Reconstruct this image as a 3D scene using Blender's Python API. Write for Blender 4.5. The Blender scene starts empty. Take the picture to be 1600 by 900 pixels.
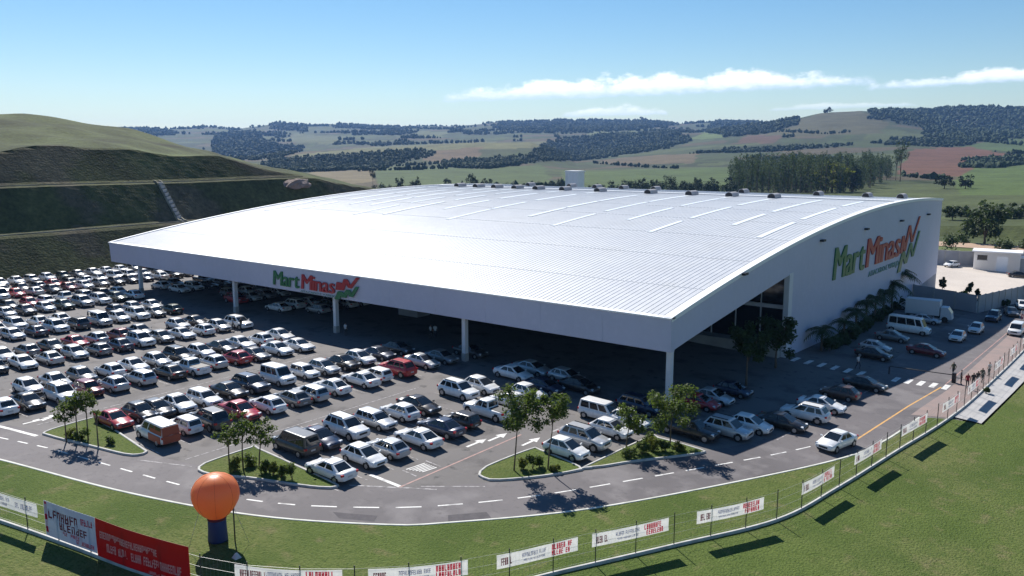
import bpy, bmesh, math, random
import numpy as np
from mathutils import Vector, Matrix
random.seed(7)
rng = np.random.default_rng(7)
sc = bpy.context.scene
C = sc.collection
R = math.radians

# ------------------------------------------------------------------ camera, sky, sun
CAM_H = 23.7
HAZE = 0.000058
FPX, YH = 1325.0, 233.0
PITCH = math.atan((450 - YH) / FPX)
YAW = math.atan2(1700.0, math.hypot(FPX, 450 - YH))
FW = (-math.cos(YAW), math.sin(YAW))
RT = (math.sin(YAW), math.cos(YAW))
cam_d = bpy.data.cameras.new('camera')
cam = bpy.data.objects.new('camera', cam_d); C.objects.link(cam)
cam.location = (0, 0, CAM_H)
cam.rotation_euler = (math.pi / 2 - PITCH, 0, math.asin(-FW[0]))
cam_d.sensor_width = 36; cam_d.lens = 36 * FPX / 1600
cam_d.clip_end = 60000; cam_d.clip_start = 0.5
sc.camera = cam

SUN_DIR = Vector((-0.90, 0.52, 1.0)).normalized()      # towards the sun
SUN_EL = math.asin(SUN_DIR.z); SUN_AZ = math.atan2(SUN_DIR.x, SUN_DIR.y)
sun_d = bpy.data.lights.new('sun', 'SUN'); sun_d.energy = 5.0; sun_d.angle = R(0.5); sun_d.color = (1, .955, .89)
sun = bpy.data.objects.new('sun', sun_d); C.objects.link(sun)
sun.rotation_euler = (-SUN_DIR).to_track_quat('-Z', 'Y').to_euler()
sun.location = (-60, 40, 80)

world = bpy.data.worlds.new('World'); sc.world = world; world.use_nodes = True
wt = world.node_tree; wn = wt.nodes; wl = wt.links
bg = wn['Background']
sky = wn.new('ShaderNodeTexSky'); sky.sky_type = 'NISHITA'; sky.sun_disc = False
sky.sun_elevation = SUN_EL; sky.sun_rotation = SUN_AZ
sky.altitude = 600; sky.air_density = 1.15; sky.dust_density = 0.08; sky.ozone_density = 3.6
bg.inputs[1].default_value = 0.069
world.cycles.sampling_method = 'MANUAL'; world.cycles.sample_map_resolution = 256

# clouds low over the horizon, part of the sky
def wmath(op, a, b=None, c=None, clamp=False):
    n = wn.new('ShaderNodeMath'); n.operation = op; n.use_clamp = clamp
    for i, q in enumerate((a, b, c)):
        if q is None: continue
        if isinstance(q, (int, float)): n.inputs[i].default_value = q
        else: wl.new(q, n.inputs[i])
    return n.outputs[0]
def wsmooth(x, lo, hi):
    n = wn.new('ShaderNodeMapRange'); n.interpolation_type = 'SMOOTHSTEP'
    wl.new(x, n.inputs[0]); n.inputs[1].default_value = lo; n.inputs[2].default_value = hi
    return n.outputs[0]
wtc = wn.new('ShaderNodeTexCoord'); wsep = wn.new('ShaderNodeSeparateXYZ'); wl.new(wtc.outputs['Generated'], wsep.inputs[0])
w_el = wmath('MULTIPLY', wmath('ARCSINE', wsep.outputs[2]), 57.2958)
w_az = wmath('MULTIPLY', wmath('ARCTAN2', wsep.outputs[0], wsep.outputs[1]), 57.2958)
wcmb = wn.new('ShaderNodeCombineXYZ'); wl.new(w_az, wcmb.inputs[0]); wl.new(wmath('MULTIPLY', w_el, 1.7), wcmb.inputs[1])
def wnoise(scale, detail):
    n = wn.new('ShaderNodeTexNoise'); n.inputs['Scale'].default_value = scale; n.inputs['Detail'].default_value = detail
    n.inputs['Roughness'].default_value = .6; wl.new(wcmb.outputs[0], n.inputs['Vector']); return n.outputs['Fac']
wn_a, wn_b = wnoise(.45, 7), wnoise(1.1, 5)
cover = None; lift = None
for (az0, el0, tilt, hw, ht, dens) in [(-29.4, 3.6, .03, 14.0, 1.6, 1.), (-5.2, 3.95, .03, 11.2, 1.0, .85), (-31.6, 2.2, .02, 3.6, .8, .55),
                                       (-17.5, 2.5, .02, 4.5, .5, .35), (20., 3.9, .03, 10., 1.4, .9), (48., 3.4, -.02, 14., 1.8, 1.), (95., 3.8, .02, 12., 1.5, .9), (150., 3.5, .0, 15., 1.7, 1.), (-150., 3.6, .02, 13., 1.6, .9), (-100., 3.2, .02, 9., 1.0, .7)]:
    da = wmath('DIVIDE', wmath('SUBTRACT', w_az, az0), hw)
    top = wmath('SQRT', wmath('MAXIMUM', wmath('SUBTRACT', 1., wmath('MULTIPLY', da, da)), 0.))
    base = wmath('MULTIPLY_ADD', wmath('SUBTRACT', w_az, az0), tilt, el0)
    v = wmath('DIVIDE', wmath('SUBTRACT', w_el, base), ht)
    up = wmath('SUBTRACT', wmath('MULTIPLY', top, wmath('MULTIPLY_ADD', wn_a, 1.5, .05)), v)
    al = wmath('MULTIPLY', wsmooth(wmath('MULTIPLY_ADD', wn_b, .55, wmath('SUBTRACT', up, .28)), 0., .42), wsmooth(wmath('MULTIPLY_ADD', wn_b, .35, wmath('SUBTRACT', v, .17)), -.16, .16))
    al = wmath('MULTIPLY', al, wmath('MULTIPLY', wsmooth(top, .0, .35), dens))
    cover = al if cover is None else wmath('MAXIMUM', cover, al)
    lv = wmath('MULTIPLY', wsmooth(wmath('MULTIPLY_ADD', wn_b, .5, wmath('SUBTRACT', v, .25)), -.1, .55), wsmooth(al, 0, .05))
    lift = lv if lift is None else wmath('MAXIMUM', lift, lv)
wcc = wn.new('ShaderNodeMix'); wcc.data_type = 'RGBA'; wl.new(lift, wcc.inputs[0])
wcc.inputs[6].default_value = (8.4, 10., 12.4, 1); wcc.inputs[7].default_value = (14.5, 14.7, 14.7, 1)  # cloud shading put into the colour: blue-grey undersides, bright white tops
wmx = wn.new('ShaderNodeMix'); wmx.data_type = 'RGBA'; wl.new(cover, wmx.inputs[0]); whs = wn.new('ShaderNodeHueSaturation'); whs.inputs['Saturation'].default_value = 1.25; wl.new(sky.outputs[0], whs.inputs['Color']); wl.new(whs.outputs[0], wmx.inputs[6]); wl.new(wcc.outputs[2], wmx.inputs[7])
wl.new(wmx.outputs[2], bg.inputs[0])

sc.view_settings.view_transform = 'Standard'; sc.view_settings.look = 'None'
sc.view_settings.exposure = 0.55; sc.view_settings.gamma = 1.0
sc.view_settings.use_curve_mapping = False
sc.render.engine = 'CYCLES'
sc.cycles.use_denoising = True
sc.cycles.max_bounces = 6; sc.cycles.diffuse_bounces = 3; sc.cycles.glossy_bounces = 3
sc.cycles.transparent_max_bounces = 8; sc.cycles.volume_bounces = 1

# ------------------------------------------------------------------ measuring: photograph -> place
S = CAM_H / 25.6
XB, XF, YB1, YB2 = -69.4, -17.0, 89.8, 180.5
def zg(X, Y):
    z = -.04 * max(0., min(X, XF) - XB) - .023 * max(0., min(Y, YB2) - YB1)
    if X > XF: z -= .075 * (min(X, 15.) - XF)
    return z
def ray(x, y):
    a = (x - 800) / FPX; b = -(y - 450) / FPX
    fh = math.cos(PITCH) + b * math.sin(PITCH); uz = -math.sin(PITCH) + b * math.cos(PITCH)
    return fh * FW[0] + a * RT[0], fh * FW[1] + a * RT[1], uz
def at_z(x, y, z):
    dx, dy, dz = ray(x, y); t = (z - CAM_H) / dz
    return t * dx, t * dy
def gnd(x, y, h=0.):
    z = 0.
    for i in range(25):
        X, Y = at_z(x, y, z + h); z = .5 * z + .5 * zg(X, Y)
    return X, Y
def on_Y(x, y, Yw):
    dx, dy, dz = ray(x, y); t = Yw / dy
    return t * dx, CAM_H + t * dz
def on_X(x, y, Xw):
    dx, dy, dz = ray(x, y); t = Xw / dx
    return t * dy, CAM_H + t * dz
def px_of(X, Y, Z):
    dz = Z - CAM_H; f = X * FW[0] + Y * FW[1]; r = X * RT[0] + Y * RT[1]
    d = f * math.cos(PITCH) - dz * math.sin(PITCH); u = f * math.sin(PITCH) + dz * math.cos(PITCH)
    if d < 1: return (-9999, -9999)
    return (800 + FPX * r / d, 450 - FPX * u / d)

# ------------------------------------------------------------------ materials
def mat(name, col=(.5, .5, .5), rough=.7, metal=0., spec=.5, noise=None, bump=None, coat=0.):
    m = bpy.data.materials.new(name); m.use_nodes = True
    nt = m.node_tree; b = nt.nodes['Principled BSDF']
    b.inputs['Base Color'].default_value = (*col, 1); b.inputs['Roughness'].default_value = rough
    b.inputs['Metallic'].default_value = metal; b.inputs['Specular IOR Level'].default_value = spec
    b.inputs['Coat Weight'].default_value = coat; b.inputs['Coat Roughness'].default_value = .06
    if noise:   # list of (scale, colour, lo, hi, amount)
        tc = nt.nodes.new('ShaderNodeTexCoord')
        prev = None
        for (s, c2, lo, hi, amt) in noise:
            n = nt.nodes.new('ShaderNodeTexNoise'); n.inputs['Scale'].default_value = s; n.inputs['Detail'].default_value = 6
            nt.links.new(tc.outputs['Object'], n.inputs['Vector'])
            rp = nt.nodes.new('ShaderNodeMapRange'); rp.inputs[1].default_value = lo; rp.inputs[2].default_value = hi
            rp.inputs[3].default_value = 0; rp.inputs[4].default_value = amt
            nt.links.new(n.outputs['Fac'], rp.inputs[0])
            mx = nt.nodes.new('ShaderNodeMix'); mx.data_type = 'RGBA'
            nt.links.new(rp.outputs[0], mx.inputs[0])
            if prev: nt.links.new(prev, mx.inputs[6])
            else: mx.inputs[6].default_value = (*col, 1)
            mx.inputs[7].default_value = (*c2, 1)
            prev = mx.outputs[2]
        nt.links.new(prev, b.inputs['Base Color'])
    if bump:    # (scale, strength, distance)
        tc = nt.nodes.new('ShaderNodeTexCoord')
        n = nt.nodes.new('ShaderNodeTexNoise'); n.inputs['Scale'].default_value = bump[0]; n.inputs['Detail'].default_value = 5
        nt.links.new(tc.outputs['Object'], n.inputs['Vector'])
        bp = nt.nodes.new('ShaderNodeBump'); bp.inputs['Strength'].default_value = bump[1]; bp.inputs['Distance'].default_value = bump[2]
        nt.links.new(n.outputs['Fac'], bp.inputs['Height']); nt.links.new(bp.outputs[0], b.inputs['Normal'])
    return m
def translucent(m, col, amt):
    nt = m.node_tree; b = nt.nodes['Principled BSDF']; t = nt.nodes.new('ShaderNodeBsdfTranslucent'); mx = nt.nodes.new('ShaderNodeMixShader')
    src = b.inputs['Base Color'].links
    t.inputs['Color'].default_value = (*col, 1); mx.inputs[0].default_value = amt
    nt.links.new(b.outputs[0], mx.inputs[1]); nt.links.new(t.outputs[0], mx.inputs[2]); nt.links.new(mx.outputs[0], nt.nodes['Material Output'].inputs['Surface'])
def attr_mat(name, rough=.9, noise_amt=.35, scales=(.25, 3.), bump=None, spec=.2):
    """colour from the vertex attribute 'albedo', mottled by noise"""
    m = bpy.data.materials.new(name); m.use_nodes = True
    nt = m.node_tree; b = nt.nodes['Principled BSDF']; b.inputs['Roughness'].default_value = rough
    b.inputs['Specular IOR Level'].default_value = spec
    at = nt.nodes.new('ShaderNodeAttribute'); at.attribute_name = 'albedo'
    tc = nt.nodes.new('ShaderNodeTexCoord'); prev = at.outputs['Color']
    for s in scales:
        n = nt.nodes.new('ShaderNodeTexNoise'); n.inputs['Scale'].default_value = s; n.inputs['Detail'].default_value = 7
        n.inputs['Roughness'].default_value = .65
        nt.links.new(tc.outputs['Object'], n.inputs['Vector'])
        rp = nt.nodes.new('ShaderNodeMapRange'); rp.inputs[1].default_value = .3; rp.inputs[2].default_value = .7
        rp.inputs[3].default_value = 1 - noise_amt; rp.inputs[4].default_value = 1 + noise_amt
        nt.links.new(n.outputs['Fac'], rp.inputs[0])
        mx = nt.nodes.new('ShaderNodeVectorMath'); mx.operation = 'SCALE'
        nt.links.new(prev, mx.inputs[0]); nt.links.new(rp.outputs[0], mx.inputs['Scale']); prev = mx.outputs[0]
    nt.links.new(prev, b.inputs['Base Color'])
    if bump:
        n = nt.nodes.new('ShaderNodeTexNoise'); n.inputs['Scale'].default_value = bump[0]; n.inputs['Detail'].default_value = 6
        nt.links.new(tc.outputs['Object'], n.inputs['Vector'])
        bp = nt.nodes.new('ShaderNodeBump'); bp.inputs['Strength'].default_value = bump[1]; bp.inputs['Distance'].default_value = bump[2]
        nt.links.new(n.outputs['Fac'], bp.inputs['Height']); nt.links.new(bp.outputs[0], b.inputs['Normal'])
    return m
def paint_mat():
    m = bpy.data.materials.new('car_paint'); m.use_nodes = True
    nt = m.node_tree; b = nt.nodes['Principled BSDF']
    oi = nt.nodes.new('ShaderNodeObjectInfo')
    tc = nt.nodes.new('ShaderNodeTexCoord'); n = nt.nodes.new('ShaderNodeTexNoise'); n.inputs['Scale'].default_value = 3.; n.inputs['Detail'].default_value = 6
    nt.links.new(tc.outputs['Object'], n.inputs['Vector'])
    rp = nt.nodes.new('ShaderNodeMapRange'); rp.inputs[1].default_value = .35; rp.inputs[2].default_value = .75; rp.inputs[3].default_value = 0.; rp.inputs[4].default_value = .22
    nt.links.new(n.outputs['Fac'], rp.inputs[0])
    mx = nt.nodes.new('ShaderNodeMix'); mx.data_type = 'RGBA'; mx.inputs[7].default_value = (.23, .2, .17, 1)
    nt.links.new(rp.outputs[0], mx.inputs[0]); nt.links.new(oi.outputs['Color'], mx.inputs[6])
    nt.links.new(mx.outputs[2], b.inputs['Base Color']); nt.links.new(oi.outputs['Alpha'], b.inputs['Metallic'])
    b.inputs['Roughness'].default_value = .32; b.inputs['Coat Weight'].default_value = .6; b.inputs['Coat Roughness'].default_value = .08
    return m

M = {}
M['asphalt'] = mat('asphalt', (.122, .112, .108), .88, noise=[(.045, (.160, .147, .141), .35, .7, .9), (.35, (.062, .056, .055), .52, .68, .8), (1.6, (.15, .138, .13), .55, .72, .6), (.9, (.045, .042, .042), .62, .70, .8), (6., (.18, .17, .165), .58, .8, .5)], bump=(40, .25, .01))
M['road'] = mat('road_asphalt', (.130, .117, .120), .85, noise=[(.06, (.080, .072, .076), .42, .66, .9), (.5, (.175, .160, .160), .52, .7, .7), (2.2, (.085, .076, .078), .56, .72, .7), (.12, (.19, .175, .175), .55, .62, .6), (6., (.07, .064, .066), .6, .8, .5)], bump=(40, .25, .01))
M['patch'] = mat('repair_asphalt', (.062, .056, .062), .9, noise=[(2., (.1, .09, .095), .4, .7, .6)])
M['concrete'] = mat('concrete', (.40, .39, .37), .85, noise=[(.8, (.28, .27, .26), .4, .7, .6), (8., (.5, .49, .47), .5, .8, .4)])
M['kerb'] = mat('kerb_concrete', (.5, .49, .46), .85, noise=[(1.2, (.3, .29, .27), .45, .7, .7)])
M['white_kerb'] = mat('white_kerb', (.62, .62, .56), .8, noise=[(1.0, (.35, .36, .28), .45, .75, .8)])
M['white_line'] = mat('white_road_paint', (.68, .67, .64), .7, noise=[(1.3, (.25, .24, .24), .5, .72, .85), (7., (.2, .19, .19), .58, .75, .8)])
M['faded_line'] = mat('faded_road_paint', (.36, .34, .34), .8, noise=[(2.5, (.13, .12, .12), .42, .6, .95)])
M['red_line'] = mat('faded_red_paint', (.38, .22, .19), .75, noise=[(2., (.2, .16, .16), .45, .65, .9)])
M['yellow_line'] = mat('yellow_road_paint', (.62, .34, .10), .7, noise=[(2., (.3, .2, .12), .5, .7, .8)])
M['lawn'] = mat('lawn', (.092, .128, .030), .95, spec=.12, noise=[(.035, (.150, .155, .058), .44, .60, .9), (.16, (.062, .098, .020), .48, .64, .85), (.6, (.165, .150, .070), .58, .70, .75), (1.8, (.070, .105, .022), .50, .66, .7), (5., (.046, .075, .016), .50, .66, .7), (16., (.16, .18, .06), .54, .70, .6)], bump=(7, 1., .14))
M['rough_grass'] = mat('rough_grass', (.085, .105, .028), .95, spec=.15, noise=[(.05, (.13, .125, .045), .4, .65, .8), (1., (.05, .07, .016), .5, .7, .7)], bump=(4, 1., .2))
M['beige'] = mat('packed_gravel', (.52, .46, .40), .92, noise=[(.12, (.42, .37, .32), .4, .65, .7), (2., (.6, .54, .48), .5, .75, .5)])
M['dirt'] = mat('dirt_road', (.36, .24, .16), .95, noise=[(.2, (.44, .33, .24), .4, .7, .8)])
M['paver'] = mat('pale_paving', (.42, .41, .40), .85, noise=[(.5, (.33, .32, .31), .4, .7, .7)])
M['redpave'] = mat('reddish_paving', (.27, .20, .18), .85, noise=[(.6, (.2, .17, .16), .4, .7, .7)])
M['roof'] = mat('white_roof_sheet', (.61, .61, .605), .38, spec=.5, noise=[(.03, (.51, .52, .54), .4, .65, .8), (.22, (.53, .53, .52), .5, .7, .6), (.8, (.65, .65, .64), .45, .7, .5)])
M['skylight'] = mat('translucent_sheet', (.86, .88, .88), .3)
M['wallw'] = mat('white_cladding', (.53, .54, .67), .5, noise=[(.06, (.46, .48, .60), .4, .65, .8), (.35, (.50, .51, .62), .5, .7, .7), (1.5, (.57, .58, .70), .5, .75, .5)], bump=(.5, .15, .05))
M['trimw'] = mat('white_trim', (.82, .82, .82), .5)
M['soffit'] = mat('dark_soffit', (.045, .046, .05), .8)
M['steel'] = mat('dark_steel', (.03, .03, .035), .5, metal=.3)
M['post'] = mat('fence_post', (.055, .05, .045), .7)
M['gutter'] = mat('weathered_gutter', (.27, .25, .19), .9, noise=[(.3, (.14, .13, .08), .42, .62, .9)])
M['wire'] = mat('galvanised_wire', (.36, .36, .36), .55, metal=.4)
M['colw'] = mat('column_paint', (.66, .67, .70), .5, noise=[(.8, (.5, .5, .53), .55, .8, .6)])
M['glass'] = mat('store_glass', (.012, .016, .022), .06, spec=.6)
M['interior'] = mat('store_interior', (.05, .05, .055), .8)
M['carglass'] = mat('car_glass', (.012, .016, .02), .05, spec=.7)
M['tyre'] = mat('tyre', (.012, .012, .013), .85)
M['rim'] = mat('wheel_rim', (.42, .42, .43), .35, metal=.7)
M['lamp'] = mat('headlamp', (.7, .72, .74), .12)
M['tail'] = mat('tail_lamp', (.42, .012, .014), .2)
M['plate'] = mat('number_plate', (.5, .5, .5), .5)
M['black'] = mat('black_plastic', (.018, .018, .02), .6)
M['paint'] = paint_mat()
M['trunk'] = mat('bark', (.13, .095, .065), .95, noise=[(6., (.2, .15, .11), .4, .7, .8)])
M['leaf'] = mat('leaf', (.050, .082, .018), .6, spec=.3, noise=[(1.1, (.095, .125, .03), .4, .65, .9)])
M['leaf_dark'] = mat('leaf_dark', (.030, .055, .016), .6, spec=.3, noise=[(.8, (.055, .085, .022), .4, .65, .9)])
M['leaf_far'] = mat('leaf_far', (.032, .052, .026), .8, spec=.1, noise=[(.15, (.055, .078, .034), .4, .65, .9)])
M['leaf_euc'] = mat('leaf_eucalyptus', (.040, .066, .040), .8, spec=.1, noise=[(.09, (.085, .115, .05), .4, .62, .9)])
M['leaf_lime'] = mat('leaf_lime', (.085, .105, .022), .7, spec=.2, noise=[(.3, (.12, .135, .03), .4, .65, .9)])
M['green_sign'] = mat('sign_green', (.012, .15, .05), .4)
M['red_sign'] = mat('sign_red', (.40, .018, .024), .4)
M['pale_sign'] = mat('sign_pale_green', (.16, .32, .27), .5)
M['bannerw'] = mat('banner_white', (.82, .82, .83), .6, noise=[(1., (.74, .75, .78), .4, .7, .6)])
M['bannerr'] = mat('banner_red', (.30, .006, .012), .55, noise=[(1.2, (.24, .004, .01), .4, .7, .6)])
M['bannerp'] = mat('banner_pale_blue', (.42, .50, .68), .6, noise=[(.9, (.6, .64, .74), .45, .6, .8)])
M['print_red'] = mat('print_red', (.62, .015, .07), .6)
M['print_blue'] = mat('print_blue', (.22, .26, .42), .6)
M['print_grey'] = mat('print_maroon', (.17, .03, .06), .6)
M['print_white'] = mat('print_white', (.72, .62, .62), .6)
M['orange'] = mat('balloon_orange', (.84, .30, .12), .38, spec=.5)
M['navy'] = mat('navy_fabric', (.012, .035, .14), .6)
M['soil'] = mat('pink_soil', (.26, .20, .175), .95, noise=[(.4, (.2, .15, .12), .4, .6, .8)], bump=(1.5, 1., .4))
M['cwall'] = mat('grey_wall', (.36, .36, .38), .85, noise=[(.4, (.28, .28, .30), .4, .7, .7)])
M['truckbox'] = mat('truck_box', (.6, .61, .63), .5)
M['tank'] = mat('tank_white', (.85, .85, .84), .6, noise=[(.4, (.7, .7, .69), .45, .7, .6)])
M['skin'] = mat('skin', (.30, .17, .11), .6)
M['hair'] = mat('hair', (.02, .014, .01), .7)
for i, c in enumerate([(.03, .035, .05), (.55, .55, .55), (.28, .02, .03), (.03, .03, .03), (.10, .10, .06)]):
    M['cloth%d' % i] = mat('cloth_%d' % i, c, .85)

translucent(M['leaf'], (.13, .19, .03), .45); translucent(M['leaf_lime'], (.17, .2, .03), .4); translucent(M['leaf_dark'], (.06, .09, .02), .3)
translucent(M['print_red'], (.85, .03, .10), .6); translucent(M['print_blue'], (.35, .40, .60), .5); translucent(M['print_grey'], (.30, .03, .07), .4); translucent(M['print_white'], (.85, .7, .7), .5)
translucent(M['leaf_euc'], (.08, .11, .04), .3); translucent(M['bannerw'], (.92, .91, .9), .6); translucent(M['bannerp'], (.6, .62, .7), .3); translucent(M['bannerr'], (.5, .01, .02), .4); translucent(M['orange'], (.9, .34, .1), .4)
# ------------------------------------------------------------------ helpers
class MB:
    def __init__(s): s.v = []; s.f = []; s.m = []; s.sm = []
    def add(s, vs, fs, mi=0, smooth=False):
        o = len(s.v); s.v += [tuple(p) for p in vs]
        for f in fs: s.f.append(tuple(i + o for i in f)); s.m.append(mi); s.sm.append(smooth)
        return s
    def box(s, x0, y0, z0, x1, y1, z1, mi=0):
        return s.add([(x0, y0, z0), (x1, y0, z0), (x1, y1, z0), (x0, y1, z0), (x0, y0, z1), (x1, y0, z1), (x1, y1, z1), (x0, y1, z1)],
                     [(0, 3, 2, 1), (4, 5, 6, 7), (0, 1, 5, 4), (1, 2, 6, 5), (2, 3, 7, 6), (3, 0, 4, 7)], mi)
    def hexa(s, p, mi=0):  # 8 points bottom ring then top ring
        return s.add(p, [(0, 3, 2, 1), (4, 5, 6, 7), (0, 1, 5, 4), (1, 2, 6, 5), (2, 3, 7, 6), (3, 0, 4, 7)], mi)
    def tube(s, pts, rad, n=8, mi=0, cap=True, smooth=True):
        pts = [Vector(p) for p in pts]
        if not hasattr(rad, '__len__'): rad = [rad] * len(pts)
        o = len(s.v); 
        for i, p in enumerate(pts):
            d = (pts[min(i + 1, len(pts) - 1)] - pts[max(i - 1, 0)]).normalized()
            a = d.orthogonal().normalized() if abs(d.z) < .99 else Vector((1, 0, 0))
            b = d.cross(a).normalized(); a = b.cross(d)
            for k in range(n):
                t = 2 * math.pi * k / n; s.v.append(tuple(p + (a * math.cos(t) + b * math.sin(t)) * rad[i]))
        for i in range(len(pts) - 1):
            for k in range(n):
                s.f.append((o + i * n + k, o + i * n + (k + 1) % n, o + (i + 1) * n + (k + 1) % n, o + (i + 1) * n + k)); s.m.append(mi); s.sm.append(smooth)
        if cap:
            s.f.append(tuple(o + k for k in range(n))[::-1]); s.m.append(mi); s.sm.append(False)
            s.f.append(tuple(o + (len(pts) - 1) * n + k for k in range(n))); s.m.append(mi); s.sm.append(False)
        return s
    def loft(s, rings, mi=0, smooth=True, cap=True):
        n = len(rings[0]); o = len(s.v)
        for r in rings: s.v += [tuple(p) for p in r]
        for i in range(len(rings) - 1):
            for k in range(n):
                s.f.append((o + i * n + k, o + i * n + (k + 1) % n, o + (i + 1) * n + (k + 1) % n, o + (i + 1) * n + k)); s.m.append(mi); s.sm.append(smooth)
        if cap:
            s.f.append(tuple(o + k for k in range(n))[::-1]); s.m.append(mi); s.sm.append(False)
            s.f.append(tuple(o + (len(rings) - 1) * n + k for k in range(n))); s.m.append(mi); s.sm.append(False)
        return s
    def mesh(s, name, mats):
        me = bpy.data.meshes.new(name); me.from_pydata(s.v, [], s.f)
        if not isinstance(mats, (list, tuple)): mats = [mats]
        for m in mats: me.materials.append(M[m] if isinstance(m, str) else m)
        me.polygons.foreach_set('material_index', s.m); me.polygons.foreach_set('use_smooth', s.sm); me.update()
        return me
    def build(s, name, mats, parent=None, loc=None):
        return obj(name, s.mesh(name, mats), parent, loc)
def obj(name, data, parent=None, loc=None, rot=None):
    o = bpy.data.objects.new(name, data); C.objects.link(o)
    if parent: o.parent = parent
    if loc is not None: o.location = loc
    if rot is not None: o.rotation_euler = rot
    return o
def tag(o, label, cat, group=None, kind=None):
    if label: o['label'] = label
    if cat: o['category'] = cat
    if group: o['group'] = group
    if kind: o['kind'] = kind
    return o
def struct(o): o['kind'] = 'structure'; return o
def thing(name, label, cat, loc=(0, 0, 0), rz=0., group=None):
    o = obj(name, None, None, loc, (0, 0, rz)); o.empty_display_size = .3
    return tag(o, label, cat, group)
def catmull(P, step=1.0):
    P = [np.array(p, float) for p in P]; out = []
    P = [2 * P[0] - P[1]] + P + [2 * P[-1] - P[-2]]
    for i in range(1, len(P) - 2):
        n = max(2, int(np.linalg.norm(P[i + 1] - P[i]) / step))
        for k in range(n):
            t = k / n; a, b, c, d = P[i - 1:i + 3]
            out.append(.5 * ((2 * b) + (c - a) * t + (2 * a - 5 * b + 4 * c - d) * t * t + (3 * b - a - 3 * c + d) * t ** 3))
    out.append(P[-2]); return [tuple(q) for q in out]
class Path:
    def __init__(s, pts):
        s.p = [np.array(q) for q in pts]; s.s = [0.]
        for a, b in zip(s.p, s.p[1:]): s.s.append(s.s[-1] + float(np.linalg.norm(b - a)))
        s.len = s.s[-1]
    def at(s, t):
        t = min(max(t, 0), s.len); i = min(int(np.searchsorted(s.s, t, side='right')) - 1, len(s.p) - 2)
        u = (t - s.s[i]) / (s.s[i + 1] - s.s[i]); d = s.p[i + 1] - s.p[i]
        return s.p[i] + d * u, d / np.linalg.norm(d)
    def near(s, q):
        best = (1e9, 0)
        for k in range(int(s.len * 4)):
            c, _ = s.at(k / 4); dd = (c[0] - q[0]) ** 2 + (c[1] - q[1]) ** 2
            if dd < best[0]: best = (dd, k / 4)
        return best[1]
BREAKS = [((XB, 0, 0), (1, 0, 0)), ((XF, 0, 0), (1, 0, 0)), ((15, 0, 0), (1, 0, 0)), ((0, YB1, 0), (0, 1, 0)), ((0, YB2, 0), (0, 1, 0))]
def sheet(name, poly, off, m, parent=None):
    """a flat-lying sheet that follows the slope of the site"""
    bm = bmesh.new(); vs = [bm.verts.new((p[0], p[1], 0)) for p in poly]
    f = bm.faces.new(vs); bm.normal_update()
    if f.normal.z < 0: f.normal_flip()
    bmesh.ops.triangulate(bm, faces=bm.faces[:])
    for co, no in BREAKS:
        bmesh.ops.bisect_plane(bm, geom=bm.verts[:] + bm.edges[:] + bm.faces[:], plane_co=co, plane_no=no)
    for v in bm.verts: v.co.z = zg(v.co.x, v.co.y) + off
    me = bpy.data.meshes.new(name); bm.to_mesh(me); bm.free(); me.materials.append(M[m])
    return obj(name, me, parent)
def strip(path, a, b, w, off, side=0.):
    """quad strip along a Path between arc lengths a..b"""
    n = max(1, int((b - a) / 1.0)); L = []; Rr = []
    for k in range(n + 1):
        c, d = path.at(a + (b - a) * k / n); nx = np.array((-d[1], d[0]))
        l = c + nx * (side + w / 2); r = c + nx * (side - w / 2); L.append(tuple(l)); Rr.append(tuple(r))
    return L + Rr[::-1]
def kerb(name, pts, w, h, m, closed=False, parent=None):
    pts = [np.array(p[:2], float) for p in pts]; n = len(pts); rings = []
    for i in range(n):
        a = pts[(i - 1) % n] if closed or i > 0 else pts[i]; b = pts[(i + 1) % n] if closed or i < n - 1 else pts[i]
        d = (b - a) / (np.linalg.norm(b - a) + 1e-9); nx = np.array((-d[1], d[0]))
        l = pts[i] + nx * w / 2; r = pts[i] - nx * w / 2; z = zg(*pts[i])
        rings.append([(l[0], l[1], z - .1), (r[0], r[1], z - .1), (r[0], r[1], z + h * .8), (r[0] + nx[0] * .03, r[1] + nx[1] * .03, z + h), (l[0] - nx[0] * .03, l[1] - nx[1] * .03, z + h), (l[0], l[1], z + h * .8)])
    if closed: rings.append(rings[0])
    mb = MB().loft(rings, smooth=False, cap=not closed)
    return mb.build(name, m, parent)

# ================================================================== the far country
ROWS = [
 (330, [(0, 354), (1600, 354)]),
 (600, [(0, 302), (1600, 302)]),
 (900, [(0, 277), (600, 280), (900, 280), (1100, 281), (1300, 280), (1600, 279)]),
 (1300, [(0, 262), (400, 268), (600, 262), (800, 258), (900, 266), (1100, 262), (1300, 260), (1450, 258), (1600, 256)]),
 (1800, [(0, 250), (400, 247), (480, 237), (600, 231), (740, 223), (830, 222), (900, 252), (1000, 245), (1100, 239), (1200, 236), (1300, 232), (1400, 230), (1500, 234), (1600, 232)]),
 (2300, [(0, 255), (400, 252), (600, 243), (850, 236), (900, 241), (1050, 228), (1150, 217), (1250, 208), (1350, 208), (1450, 214), (1600, 219)]),
 (3000, [(0, 240), (300, 228), (500, 219), (700, 216), (900, 214), (1000, 212), (1100, 208), (1200, 194), (1240, 186), (1280, 177), (1340, 172), (1400, 176), (1440, 186), (1500, 202), (1600, 206)]),
 (3800, [(0, 220), (200, 212), (400, 210), (600, 206), (800, 202), (1000, 200), (1100, 205), (1200, 203), (1300, 192), (1400, 175), (1440, 172), (1500, 168), (1560, 170), (1650, 172)]),
 (5000, [(0, 205), (180, 201), (250, 203), (330, 198), (370, 203), (440, 194), (520, 196), (640, 200), (720, 197), (780, 192), (900, 190), (1000, 190), (1060, 193), (1120, 190), (1180, 190), (1220, 195), (1300, 200), (1600, 190)]),
 (6500, [(0, 214), (1600, 212)]), (7500, [(0, 229), (1600, 229)])]
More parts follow.
